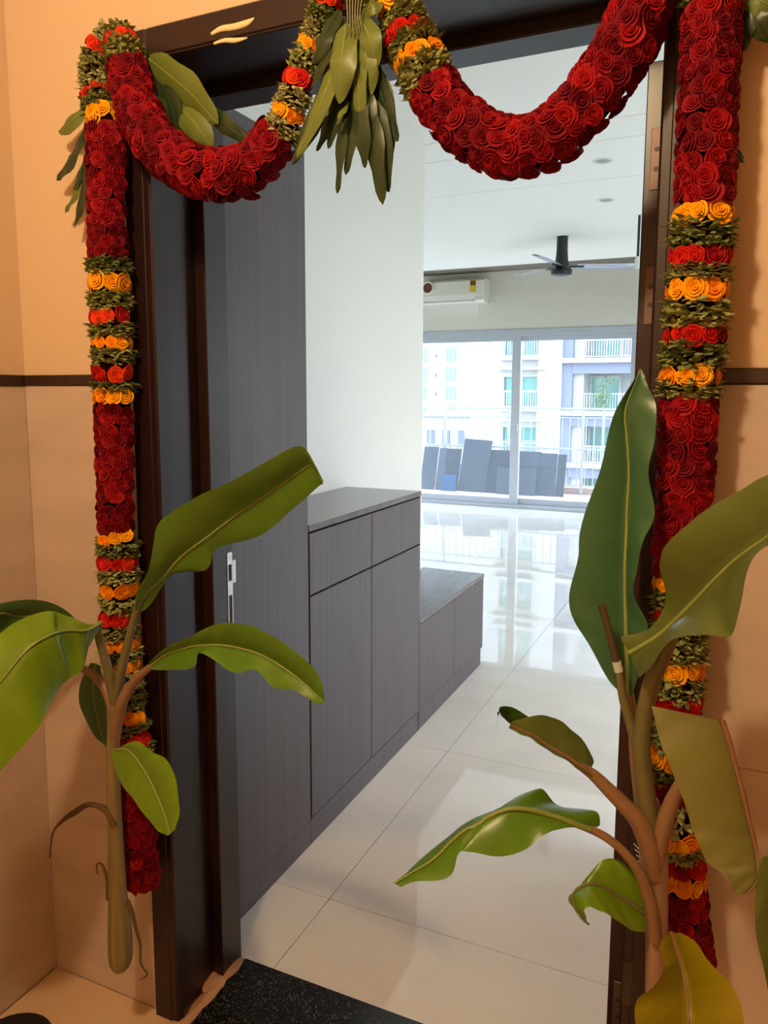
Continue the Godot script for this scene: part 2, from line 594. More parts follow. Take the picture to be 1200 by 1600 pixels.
# ------------------------------------------------------------------ the scene
func _ready() -> void:
	rng.seed = 20240611
	look = Basis.from_euler(Vector3(deg_to_rad(-7.20569), deg_to_rad(24.46366), deg_to_rad(0.17617)), EULER_ORDER_YXZ)
	var cam := Camera3D.new()
	cam.name = "camera"
	cam.near = 0.05
	cam.far = 600.0
	cam.keep_aspect = Camera3D.KEEP_HEIGHT
	cam.set_frustum(1600.0 / F * cam.near, Vector2(0.0, -(800.0 - CY) / F * cam.near), cam.near, cam.far)
	cam.transform = Transform3D(look, EYE)
	cam.current = true
	add_child(cam)

	var we := WorldEnvironment.new()
	we.name = "environment"
	var env := Environment.new()
	var sky := Sky.new()
	var sm := ProceduralSkyMaterial.new()
	sm.sky_top_color = Color(0.80, 0.89, 0.98)
	sm.sky_horizon_color = Color(0.99, 0.995, 1.0)
	sm.sky_curve = 0.15
	sm.ground_bottom_color = Color(0.55, 0.58, 0.56)
	sm.ground_horizon_color = Color(0.90, 0.94, 0.96)
	sm.energy_multiplier = 1.0
	sky.sky_material = sm
	env.background_mode = Environment.BG_SKY
	env.sky = sky
	env.background_energy_multiplier = 8.8
	env.tonemap_mode = Environment.TONE_MAPPER_LINEAR
	env.tonemap_exposure = 0.97
	env.sdfgi_enabled = true
	env.ssao_enabled = true
	env.ssil_enabled = true
	we.environment = env
	add_child(we)

	make_materials()
	for k in 4:
		rose_meshes.append(rose_mesh(100 + k))
	for k in 5:
		band_meshes.append(band_mesh(200 + k))

	corridor_lamp(V(-0.55, 2.70, 0.16), 2.35)

	build_corridor()
	build_living_room()
	build_door()
	build_windows()
	build_outside()
	build_cabinets()
	build_room_fittings()
	build_banana_left()
	build_banana_right()
	build_garlands()
	build_mango_leaves()


func corridor_lamp(p: Vector3, energy: float) -> void:
	var o := thing("ceiling_lamp", "round warm downlight recessed in the corridor ceiling before the door", "ceiling light", p)
	var t := MB.new()
	t.lathe([[0.075, 0.0], [0.095, 0.0], [0.095, 0.006], [0.07, 0.012]], 24, p)
	put("lamp_trim", t.done(), M.lamp_trim, o)
	var d := MB.new()
	d.lathe([[0.0, 0.004], [0.074, 0.004], [0.074, 0.012], [0.0, 0.012]], 24, p)
	var g := mat("lamp_glow", Color(1, 0.9, 0.75), 0.5)
	g.emission_enabled = true
	g.emission = Color(1.0, 0.88, 0.70)
	g.emission_energy_multiplier = 2.0
	put("lamp_diffuser", d.done(), g, o)
	var l := OmniLight3D.new()
	l.name = "ceiling_lamp_light"
	l.position = p - V(0, 0.08, 0)
	l.omni_range = 12.0
	l.omni_attenuation = 2.0
	l.light_color = Color(1.0, 0.875, 0.685)
	l.light_energy = energy
	l.light_size = 0.07
	l.shadow_enabled = true
	add_child(l)


func tiled(parent: Node3D, called: String, xs: Array, ys: Array, z: float, thick: float, m: Material, gap := 0.0005, flat := true) -> void:   # a wall (flat) of tiles facing +z
	for i in xs.size() - 1:
		for j in ys.size() - 1:
			slab(called, V(xs[i] + gap, ys[j] + gap, z - thick), V(xs[i + 1] - gap, ys[j + 1] - gap, z), m, parent, 0.0005)


func build_corridor() -> void:
	var xl := -1.54
	var xr := 2.6
	var zb := 1.5
	var top := 2.74
	var fl := struct("floor_corridor")
	slab("screed", V(xl - 0.15, -0.14, ZW - 0.02), V(xr + 0.15, -0.02, zb + 0.15), M.grout, fl)
	var k := 0
	var x := xl
	while x < xr:
		var z := zb
		while z > ZW:
			slab("floor_tile", V(x + 0.001, -0.02, maxf(z - 0.6, ZW) + 0.001), V(minf(x + 0.6, xr) - 0.001, 0.0, z - 0.001), M.corridor_tile, fl, 0.001)
			z -= 0.6
		x += 0.6
	var ce := struct("ceiling_corridor")
	slab("ceiling_slab", V(xl - 0.15, top, ZW - 0.02), V(xr + 0.15, top + 0.15, zb + 0.15), M.plaster, ce)
	# the wall that holds the door: plaster above, polished tiles below, a dark strip between
	var lo := -1.196
	var hi := -0.058
	var head := 2.236
	var wf := struct("wall_front")
	var zi := -1.56
	put("plaster", spans([[V(xl - 0.15, 1.541, zi), V(lo, top, ZW)], [V(hi, 1.541, zi), V(xr + 0.15, top, ZW)], [V(lo, head, zi), V(hi, top, ZW)]]), M.plaster, wf)
	put("masonry", spans([[V(xl - 0.15, -0.02, zi), V(lo, 1.541, ZW - 0.012)], [V(hi, -0.02, zi), V(xr + 0.15, 1.541, ZW - 0.012)]]), M.grout, wf)
	tiled(wf, "wall_tile", [xl, lo], [0.0, 0.90, 1.516], ZW + 0.001, 0.012, M.dado_tile)
	tiled(wf, "wall_tile", [hi, 0.55, 1.15, 1.75, xr], [0.0, 0.895, 1.516], ZW + 0.001, 0.012, M.dado_tile)
	slab("dado_strip", V(xl, 1.517, ZW - 0.012), V(lo, 1.541, ZW + 0.006), M.dado_strip, wf, 0.002)
	slab("dado_strip", V(hi, 1.517, ZW - 0.012), V(xr, 1.541, ZW + 0.006), M.dado_strip, wf, 0.002)
	var wl := struct("wall_left")
	slab("plaster", V(xl - 0.15, 1.541, ZW), V(xl, top, zb), M.plaster, wl)
	slab("masonry", V(xl - 0.15, -0.02, ZW), V(xl - 0.012, 1.541, zb), M.grout, wl)
	for zz in [[ZW, -0.62], [-0.62, 0.08], [0.08, 0.78], [0.78, zb]]:
		for yy in [[0.0, 0.90], [0.90, 1.516]]:
			slab("wall_tile", V(xl - 0.012, yy[0] + 0.0005, zz[0] + 0.0005), V(xl, yy[1] - 0.0005, zz[1] - 0.0005), M.dado_tile, wl, 0.0005)
	slab("dado_strip", V(xl - 0.012, 1.517, ZW + 0.008), V(xl + 0.006, 1.541, zb), M.dado_strip, wl, 0.002)
	var wb := struct("wall_back")
	slab("plaster", V(xl - 0.15, -0.02, zb), V(xr + 0.15, top, zb + 0.15), M.plaster, wb)
	var wr := struct("wall_right")
	slab("plaster", V(xr, -0.02, ZW), V(xr + 0.15, top, zb), M.plaster, wr)


func build_living_room() -> void:
	var x0 := -6.0
	var x1 := 3.4
	var z0 := -1.56
	var zf := -9.83
	var fl := struct("floor")
	slab("screed", V(x0 - 0.2, -0.22, zf - 0.15), V(x1 + 0.2, -0.016, z0 + 0.0), M.floor_joint, fl)
	var pitch := 1.045
	for i in range(-5, 5):
		for j in range(-1, 8):
			var a := V(-1.019 + i * pitch + 0.0012, -0.016, -1.854 - (j + 1) * pitch + 0.0012)
			var b := V(-1.019 + (i + 1) * pitch - 0.0012, 0.0, -1.854 - j * pitch - 0.0012)
			a.x = maxf(a.x, x0); b.x = minf(b.x, x1); a.z = maxf(a.z, zf); b.z = minf(b.z, z0 + 0.014)
			if b.x - a.x > 0.02 and b.z - a.z > 0.02:
				slab("floor_tile", a, b, M.floor_tile, fl)
	var wp := struct("wall_partition")
	slab("plaster", V(x0, 0.0, -3.96), V(XP, CEIL + 0.02, z0), M.white_wall, wp)
	var wl := struct("wall_left_room")
	put("plaster", spans([[V(x0 - 0.2, -0.2, -6.0), V(x0, 3.25, z0)], [V(x0 - 0.2, -0.2, zf - 0.15), V(x0, 3.25, -9.2)], [V(x0 - 0.2, -0.2, -9.2), V(x0, 0.12, -6.0)], [V(x0 - 0.2, 2.45, -9.2), V(x0, 3.25, -6.0)]]), M.white_wall, wl)
	var wr := struct("wall_right_room")
	put("plaster", spans([[V(x1, -0.2, -2.0), V(x1 + 0.2, 3.25, z0)], [V(x1, -0.2, zf - 0.15), V(x1 + 0.2, 3.25, -9.0)], [V(x1, -0.2, -9.0), V(x1 + 0.2, 0.12, -2.0)], [V(x1, 2.45, -9.0), V(x1 + 0.2, 3.25, -2.0)]]), M.white_wall, wr)
	var wb := struct("wall_window")
	put("plaster", spans([[V(x0, 2.335, zf - 0.15), V(x1, 3.25, zf)], [V(x0, -0.2, zf - 0.15), V(-4.95, 2.335, zf)], [V(-1.0, -0.2, zf - 0.15), V(x1, 2.335, zf)]]), M.window_wall, wb)
	# the false ceiling in boards with thin shadow joints; it stops short of the window wall and shows the slab above
	var ce := struct("ceiling")
	var edges := [z0, -2.9, -4.08, -4.40, -5.16, -8.12]
	for k in edges.size() - 1:
		slab("ceiling_panel", V(x0, CEIL, edges[k + 1] + 0.004), V(x1, CEIL + 0.03, edges[k] - 0.004), M.white_ceiling, ce, 0.002)
	slab("joint_backing", V(x0, CEIL + 0.012, -8.10), V(x1, CEIL + 0.09, z0), M.groove, ce)
	slab("structural_slab", V(x0 - 0.2, 3.07, zf - 0.15), V(x1 + 0.2, 3.25, z0), M.slab_grey, ce)
	slab("inner_plaster", V(x0, -0.02, z0 - 0.004), V(-1.20, CEIL, z0), M.white_wall, struct("wall_entry"))


func build_door() -> void:
	var o := struct("door_1")
	var w: Material = M.frame_wood
	var h := 2.15      # underside of the stop
	# left jamb: rounded nosing, recessed reveal, stop
	put("jamb", spans([[V(-1.197, 0, -1.545), V(-1.147, 2.20, -1.30)]], 0.002), w, o)
	put("jamb_nosing", spans([[V(-1.198, 0, -1.325), V(-1.130, 2.236, -1.302)]], 0.004), w, o)
	put("door_stop", spans([[V(-1.148, 0, -1.547), V(-1.118, h + 0.02, -1.462)]], 0.003), w, o)
	# lintel
	put("lintel", spans([[V(-1.197, h + 0.025, -1.545), V(-0.06, 2.20, -1.305)]], 0.002), w, o)
	put("lintel_nosing", spans([[V(-1.131, 2.178, -1.325), V(-0.126, 2.236, -1.302)]], 0.004), w, o)
	put("lintel_stop", spans([[V(-1.148, h, -1.547), V(-0.11, h + 0.03, -1.462)]], 0.003), w, o)
	# right jamb
	put("jamb", spans([[V(-0.109, 0, -1.545), V(-0.058, 2.20, -1.30)]], 0.002), w, o)
	put("jamb_nosing", spans([[V(-0.126, 0, -1.325), V(-0.056, 2.236, -1.302)]], 0.004), w, o)
	put("door_stop", spans([[V(-0.136, 0, -1.545), V(-0.108, h + 0.02, -1.462)]], 0.003), w, o)
	# striking plate let into the left stop
	var sp := MB.new()
	var z0 := -1.541
	var z1 := -1.521
	var xf := -1.1165
	for r in [[0.918, 0.925, z0, z1], [0.925, 1.000, z0, z0 + 0.003], [0.925, 1.000, z1 - 0.003, z1], [1.000, 1.036, z0, z1], [1.036, 1.078, z0, z0 + 0.003], [1.036, 1.078, z1 - 0.003, z1], [1.078, 1.108, z0, z1]]:
		sp.span(V(xf - 0.0025, r[0], r[2]), V(xf, r[1], r[3]))
	sp.span(V(xf - 0.002, 1.028, z0 - 0.014), V(xf + 0.0005, 1.086, z0), 0.0008)
	var st := put("strike_plate", sp.done(), M.steel, o)
	st.set_meta("label", "steel strike plate with two slots")
	put("slot", spans([[V(xf - 0.0022, 0.925, z0 + 0.003), V(xf - 0.0012, 1.0, z1 - 0.003)]]), M.slot_brown, st)
	put("slot", spans([[V(xf - 0.0022, 1.036, z0 + 0.003), V(xf - 0.0012, 1.078, z1 - 0.003)]]), M.slot_brown, st)
	for y in [1.018, 1.096]:
		var sc := MB.new()
		sc.tube([V(xf - 0.001, y, -1.531), V(xf + 0.0012, y, -1.531)], [0.004, 0.003], 10)
		put("screw", sc.done(), M.steel, st)
	# the leaf, swung wide open into the flat: only its hinge edge shows
	var lf := put("door_leaf", spans([[V(-0.176, 0.008, -2.50), V(-0.139, 2.105, -1.552)]], 0.002), M.leaf_wood, o)
	for y in [[1.877, 1.987], [1.632, 1.738], [0.140, 0.262]]:
		var hz := put("hinge", spans([[V(-0.1645, y[0], -1.5525), V(-0.1435, y[1], -1.5495)]], 0.0008), M.brass_plate, lf)
		for k in 2:
			var yy: float = lerpf(y[0], y[1], 0.34 + 0.32 * k)
			var sc := MB.new()
			sc.tube([V(-0.154, yy, -1.5505), V(-0.154, yy, -1.5483)], [0.005, 0.004], 10)
			put("screw", sc.done(), M.screw_dark, hz)
	# the lower right jamb has a bare steel patch where the keep of a bolt sits
	put("keep_plate", spans([[V(-0.124, 0.42, -1.3030), V(-0.104, 0.505, -1.3005)]], 0.0008), M.screw_dark, o)
	# dabs of paste left on the frame
	for d in [[[330, 53], [345, 45], [365, 42], [385, 36], [397, 28], 5.0], [[334, 68], [350, 63], [368, 63], [386, 59], 3.6], [[205, 220], [206, 232], [205, 240], 3.4], [[206, 275], [208, 290], [207, 304], 3.6]]:
		var mb := MB.new()
		var pts := []
		var rad := []
		var n: int = d.size() - 1
		for i in n:
			pts.append(at(d[i][0], d[i][1], -1.302))
			rad.append(size_of(d[n] * [0.6, 1.0, 1.15, 1.1, 0.3][i if i < n - 1 else 4], pts[i]))
		var cp := []; var cr := []
		for i in (n - 1) * 4 + 1:
			cp.append(catmull(pts, i / 4.0)); cr.append(catmull(rad, i / 4.0))
		mb.tube(cp, cr, 8)
		for i in mb.v.size():
			mb.v[i].z = -1.3025 + (mb.v[i].z + 1.302) * 0.35
		var ps := put("paste_smear", mb.done(), M.paste, o)
		ps.set_meta("label", "dried pale paste smear on the frame")
	# threshold of black granite with ragged mortar at its left end
	var th := struct("trim_threshold")
	slab("screed", V(-1.70, -0.16, -1.56), V(0.2, -0.021, -1.20), M.mortar, th)
	slab("granite_sill", V(-1.106, -0.03, -1.546), V(-0.06, 0.003, -1.20), M.granite, th, 0.002)
	for q in [[-1.118, -1.50, 0.020, 0.07], [-1.128, -1.44, 0.028, 0.05], [-1.112, -1.40, 0.014, 0.08], [-1.113, -1.33, 0.012, 0.09], [-1.112, -1.26, 0.013, 0.09], [-1.145, -1.455, 0.02, 0.03]]:
		var mb := MB.new()
		mb.lathe([[q[2] * 1.15, -0.004], [q[2], 0.006], [q[2] * 0.5, 0.011], [0.0005, 0.012]], 9)
		put("mortar", mb.done(), M.mortar, th, Transform3D(Basis.from_scale(Vector3(1, 1, q[3] / q[2] * 0.6)), V(q[0], 0, q[1])))


func build_windows() -> void:
	var z := -9.83
	var o := struct("window_1")
	var xa := -4.95
	var xb := -1.0
	var m: Material = M.window_frame
	put("outer_frame", spans([[V(xa, 2.245, z - 0.14), V(xb, 2.335, z + 0.012)], [V(xa, 0.0, z - 0.14), V(xa + 0.06, 2.245, z)], [V(xb - 0.06, 0.0, z - 0.14), V(xb, 2.245, z)], [V(xa, 0.0, z - 0.14), V(xb, 0.045, z + 0.02)]], 0.004), m, o)
	for q in [[xa + 0.06, -2.54, -0.04], [-2.66, xb - 0.06, -0.085]]:
		var zc: float = z + q[2]
		var s := put("sliding_sash", spans([[V(q[0], 2.185, zc - 0.02), V(q[1], 2.245, zc + 0.02)], [V(q[0], 0.045, zc - 0.02), V(q[1], 0.125, zc + 0.02)], [V(q[0], 0.125, zc - 0.02), V(q[0] + 0.115, 2.185, zc + 0.02)], [V(q[1] - 0.115, 0.125, zc - 0.02), V(q[1], 2.185, zc + 0.02)]], 0.003), m, o)
		put("pane", spans([[V(q[0] + 0.11, 0.12, zc - 0.003), V(q[1] - 0.11, 2.19, zc + 0.003)]]), M.glass, s)
	put("latch", spans([[V(-2.565, 1.02, z - 0.02), V(-2.55, 1.12, z - 0.005)]], 0.003), M.lamp_trim, o)
	# the wide window of the dining side, out of sight behind the open door
	var w2 := struct("window_2")
	var x := 3.4
	put("outer_frame", spans([[V(x + 0.02, 0.12, -9.0), V(x + 0.12, 0.18, -2.0)], [V(x + 0.02, 2.39, -9.0), V(x + 0.12, 2.45, -2.0)], [V(x + 0.02, 0.18, -9.0), V(x + 0.12, 2.39, -8.94)], [V(x + 0.02, 0.18, -2.06), V(x + 0.12, 2.39, -2.0)], [V(x + 0.02, 0.18, -6.24), V(x + 0.12, 2.39, -6.16)]], 0.004), m, w2)
	put("pane", spans([[V(x + 0.06, 0.17, -8.95), V(x + 0.066, 2.40, -6.23)]]), M.glass, w2)
	put("pane", spans([[V(x + 0.06, 0.17, -6.17), V(x + 0.066, 2.40, -2.05)]]), M.glass, w2)
	var w3 := struct("window_3")
	x = -6.0
	put("outer_frame", spans([[V(x - 0.12, 0.12, -9.2), V(x - 0.02, 0.18, -6.0)], [V(x - 0.12, 2.39, -9.2), V(x - 0.02, 2.45, -6.0)], [V(x - 0.12, 0.18, -9.2), V(x - 0.02, 2.39, -9.14)], [V(x - 0.12, 0.18, -6.06), V(x - 0.02, 2.39, -6.0)], [V(x - 0.12, 0.18, -7.64), V(x - 0.02, 2.39, -7.56)]], 0.004), m, w3)
	put("pane", spans([[V(x - 0.066, 0.17, -9.15), V(x - 0.06, 2.40, -7.63)]]), M.glass, w3)
	put("pane", spans([[V(x - 0.066, 0.17, -7.57), V(x - 0.06, 2.40, -6.05)]]), M.glass, w3)


func build_outside() -> void:
	var bf := struct("floor_balcony")
	slab("balcony_slab", V(-6.5, -0.25, -12.0), V(2.0, -0.03, -9.97), M.balcony_floor, bf)
	slab("kerb", V(-6.5, -0.03, -12.0), V(2.0, 0.07, -11.84), M.balcony_floor, bf)
	# railing
	var zr := -11.76
	var r := thing("balcony_railing", "white metal balcony railing with thin upright bars beyond the sliding window", "railing", V(-2.5, -0.03, zr))
	slab("top_rail", V(-6.4, 1.265, zr - 0.025), V(1.8, 1.295, zr + 0.025), M.rail_white, r, 0.005)
	slab("rail", V(-6.4, 1.135, zr - 0.012), V(1.8, 1.155, zr + 0.012), M.rail_white, r, 0.003)
	slab("rail", V(-6.4, 0.655, zr - 0.015), V(1.8, 0.685, zr + 0.015), M.rail_white, r, 0.003)
	slab("rail", V(-6.4, 0.10, zr - 0.012), V(1.8, 0.12, zr + 0.012), M.rail_white, r, 0.003)
	var bar := spans([[V(-0.007, 0.12, -0.007), V(0.007, 1.135, 0.007)]])
	for k in 40:
		put("upright_bar", bar, M.rail_white, r, Transform3D(Basis.IDENTITY, V(-5.0 + k * 0.12, 0, zr)))
	var post := spans([[V(-0.018, -0.03, -0.018), V(0.018, 1.265, 0.018)]])
	for x in [-5.3, -4.25, -3.2, -2.05, -1.75, 0.4]:
		put("railing_post", post, M.rail_white, r, Transform3D(Basis.IDENTITY, V(x, 0, zr)))
	# stone slabs leaning on the railing: bottom left and right pixel, top, height
	for q in [[655, 678, 763, 694, "stone_grey", "grey stone slab leaning at the left end behind the white wall edge"], [679, 692, 763, 696, "stone_light", "narrow pale grey stone slab leaning second from the left"],
			[690, 714, 764, 697, "stone_dark", "dark stone slab leaning behind the blue sheet on the balcony"], [714, 758, 766, 683, "stone_grey", "tallest grey stone slab rising above the others on the balcony"],
			[757, 800, 768, 699, "stone_dark", "grey stone slab leaning just left of the window mullion"], [774, 836, 769, 727, "stone_light", "short wide grey stone slab in front, crossing behind the mullion"],
			[800, 840, 770, 701, "stone_grey", "grey stone slab leaning just right of the window mullion"], [838, 866, 771, 704, "stone_grey", "grey stone slab third from the right end of the row"],
			[866, 880, 772, 706, "stone_dark", "last dark stone slab at the right end of the row"]]:
		var zb := -11.42 if q[3] < 720 else -11.34
		var a := at(q[0], q[2], zb)
		var b := at(q[1], q[2], zb)
		var hgt: float = at(q[0], q[3], -11.62).y + 0.03
		var o := thing("stone_slab", q[5], "stone slab", V((a.x + b.x) * 0.5, -0.03, zb), "grey stone slabs leaning on the balcony railing")
		var lean := -0.22 / hgt if q[3] < 720 else -0.2
		var mb := MB.new()
		mb.box(V(0, hgt * 0.5, -0.012), V(b.x - a.x - 0.006, hgt, 0.022), 0.003)
		var s := put("slab_plate", mb.done(), M[q[4]], o)
		s.transform = Transform3D(Basis(Vector3.RIGHT, lean) * Basis(Vector3.BACK, -0.05 if q[3] == 683 else 0.0), Vector3.ZERO)
	var bs := thing("blue_sheet", "small bright blue board propped against the dark stone slab", "board", V(at(700, 760, -11.36).x, -0.03, -11.36))
	var bm := MB.new()
	bm.box(V(0, 0.13, 0), V(0.24, 0.26, 0.012), 0.002)
	var bo := put("board_plate", bm.done(), M.blue_sheet, bs)
	bo.transform = Transform3D(Basis(Vector3.RIGHT, -0.2), Vector3.ZERO)
	# the ground far below
	var g := struct("ground")
	slab("earth", V(-260, -26, -330), V(160, -25, -13), M.ground, g)
	building_near()
	building_tower()
	building_low()


func rail_part(o: Node3D, x0: float, x1: float, y: float, z: float, h := 1.0, step := 0.14) -> void:
	var mb := MB.new()
	mb.span(V(x0, y + h - 0.06, z - 0.03), V(x1, y + h, z + 0.03))
	mb.span(V(x0, y + 0.06, z - 0.02), V(x1, y + 0.10, z + 0.02))
	var x := x0
	while x < x1:
		mb.span(V(x, y + 0.08, z - 0.015), V(x + 0.035, y + h - 0.05, z + 0.015))
		x += step
	put("balcony_rail", mb.done(), M.far_white, o)


func building_near() -> void:
	var z := -44.0
	var o := thing("apartment_building", "pale apartment block facing the balcony with grey recessed balconies and teal windows", "building", V(-9, -25, z))
	var xg := at(879, 600, z).x           # where the white block ends and the grey recess begins
	var x0 := at(735, 600, z).x
	var pitch := 2.93
	var y0 := at(900, 642, z).y           # top of one balcony floor
	var wx0 := at(787, 600, z).x
	var wx1 := at(842, 600, z).x
	# white block: piers left and right of the window column, spandrels between
	slab("wall", V(x0, -25, z - 9), V(wx0, 22, z), M.far_white, o)
	slab("wall", V(wx1, -25, z - 9), V(xg, 22, z + 0.4), M.far_white, o)
	for k in range(-3, 5):
		var y := y0 + k * pitch
		slab("wall", V(wx0, y - 1.0, z - 8), V(wx1, y + 0.25, z), M.far_white, o)
		slab("canopy", V(wx0 - 0.3, y - 0.62, z), V(wx1 + 0.5, y - 0.5, z + 0.8), M.far_white, o)
		var w := slab("window", V(wx0 + 0.05, y + 0.25, z - 0.30), V(wx1 - 0.05, y + 1.95, z - 0.25), M.far_glass, o)
		put("window_frame", spans([[V((wx0 + wx1) * 0.5 - 0.05, y + 0.25, z - 0.25), V((wx0 + wx1) * 0.5 + 0.05, y + 1.95, z - 0.18)], [V(wx0, y + 1.1, z - 0.25), V(wx1, y + 1.16, z - 0.18)]]), M.far_white, w)
		rail_part(o, wx0 - 0.1, wx1 + 0.1, y + 0.1, z + 0.5)
		slab("balcony_slab", V(wx0 - 0.2, y - 0.05, z), V(wx1 + 0.2, y + 0.12, z + 0.6), M.far_white, o)
	# grey balconies to the right
	var x1 := 6.0
	var px := at(895, 600, z).x
	var wl := at(911, 600, z).x
	slab("side_pier", V(xg, -25, z - 9), V(px, 22, z + 0.2), M.far_grey, o)
	slab("recess_wall", V(px, -25, z - 9), V(x1, 22, z - 2.2), M.far_cream, o)
	for k in range(-3, 5):
		var y := y0 + k * pitch
		slab("balcony_slab", V(xg, y - 0.26, z - 2.2), V(x1, y, z + 0.5), M.far_white, o)
		slab("balcony_beam", V(xg, y - 0.85, z - 0.3), V(x1, y - 0.26, z + 0.2), M.far_grey, o)
		slab("panel", V(px, y, z - 2.2), V(wl, y + 2.08, z - 0.2), M.far_white, o)
		for q in [[924, 969], [1010, 1060]]:
			var a := at(q[0], 600, z - 2.2).x
			var b := at(q[1], 600, z - 2.2).x
			var w := slab("window", V(a, y + 0.15, z - 2.2), V(b, y + 1.95, z - 2.12), M.far_glass, o)
			put("window_frame", spans([[V(a - 0.06, y + 0.1, z - 2.15), V(a + 0.04, y + 2.0, z - 2.05)], [V(b - 0.04, y + 0.1, z - 2.15), V(b + 0.06, y + 2.0, z - 2.05)], [V((a + b) * 0.5 - 0.04, y + 0.1, z - 2.15), V((a + b) * 0.5 + 0.04, y + 2.0, z - 2.05)], [V(a, y + 1.92, z - 2.15), V(b, y + 2.02, z - 2.05)]]), M.far_white, w)
		rail_part(o, wl, x1, y, z + 0.3)
	# climbing plant on one balcony
	var pc := at(940, 612, z + 0.5)
	var t := thing("balcony_plant", "leafy green climber growing over a rail of the opposite balcony", "plant", pc - V(0, 0.9, 0))
	var mb := MB.new()
	var r := RandomNumberGenerator.new()
	r.seed = 7
	for k in 260:
		var p := pc + V(r.randfn(0, 0.28), r.randf_range(-0.9, 0.75), r.randf_range(-0.15, 0.15))
		p.x += 0.35 * maxf(0, p.y - pc.y)
		var d := V(r.randf_range(-1, 1), r.randf_range(-1, 0.4), r.randf_range(-1, 1)).normalized() * 0.16
		var s := d.cross(V(0.3, 1, 0.2)).normalized() * 0.06
		mb.grid([[p, p], [p + d * 0.5 - s, p + d * 0.5 + s], [p + d, p + d]])
	var fo := put("foliage", mb.done(), M.foliage, t)
	fo.set_meta("kind", "stuff")
	var tr := MB.new()
	tr.tube([pc - V(0, 0.9, 0), pc - V(-0.05, 0.2, 0), pc + V(0.2, 0.6, 0)], [0.03, 0.022, 0.01], 6)
	put("vine", tr.done(), M.foliage, t)


func building_tower() -> void:
	var z := -110.0
	var a := at(640, 600, z)
	var b := at(728, 600, z)
	var o := thing("apartment_building", "distant white apartment tower at the left with pale blue windows", "building", V((a.x + b.x) * 0.5, -25, z))
	slab("wall", V(a.x, -25, z - 14), V(b.x, 40, z), M.far_white, o)
	var y := at(705, 554, z).y
	for k in range(-8, 5):
		for q in [[652, 668], [697, 714]]:
			var l := at(q[0], 600, z).x
			var r := at(q[1], 600, z).x
			var yy := y + k * 2.85
			var w := slab("window", V(l, yy - 1.0, z), V(r, yy + 1.0, z + 0.15), M.far_blue_glass, o)
			var fr := []
			for m in 4:
				var x := lerpf(l, r, m / 3.0)
				fr.append([V(x - 0.06, yy - 1.05, z + 0.1), V(x + 0.06, yy + 1.05, z + 0.25)])
			put("window_frame", spans(fr), M.far_white, w)
		slab("vent", V(at(680, 600, z).x, y + k * 2.85 - 0.4, z), V(at(682.5, 600, z).x, y + k * 2.85 + 0.1, z + 0.2), M.far_grey, o)


func building_low() -> void:
	var z := -62.0
	var a := at(625, 650, z)
	var b := at(772, 650, z)
	var top := at(700, 652, z).y
	var o := thing("apartment_building", "low white building below the railing with a flat roof edge", "building", V((a.x + b.x) * 0.5, -25, z))
	slab("wall", V(a.x, -25, z - 10), V(b.x, top, z), M.far_white, o)
	slab("roof_edge", V(a.x - 0.3, top, z - 10.3), V(b.x + 0.3, top + 0.35, z + 0.3), M.far_cream, o, 0.05)
	for k in 4:
		for q in [[668, 680], [692, 697], [699, 704], [716, 728], [740, 752]]:
			var l := at(q[0], 600, z).x
			var r := at(q[1], 600, z).x
			var y := top - 1.6 - k * 2.9
			var w := slab("window", V(l, y - 0.7, z), V(r, y + 0.5, z + 0.1), M.far_grey, o)
			put("window_sill", spans([[V(l - 0.1, y - 0.8, z), V(r + 0.1, y - 0.7, z + 0.3)]]), M.far_white, w)


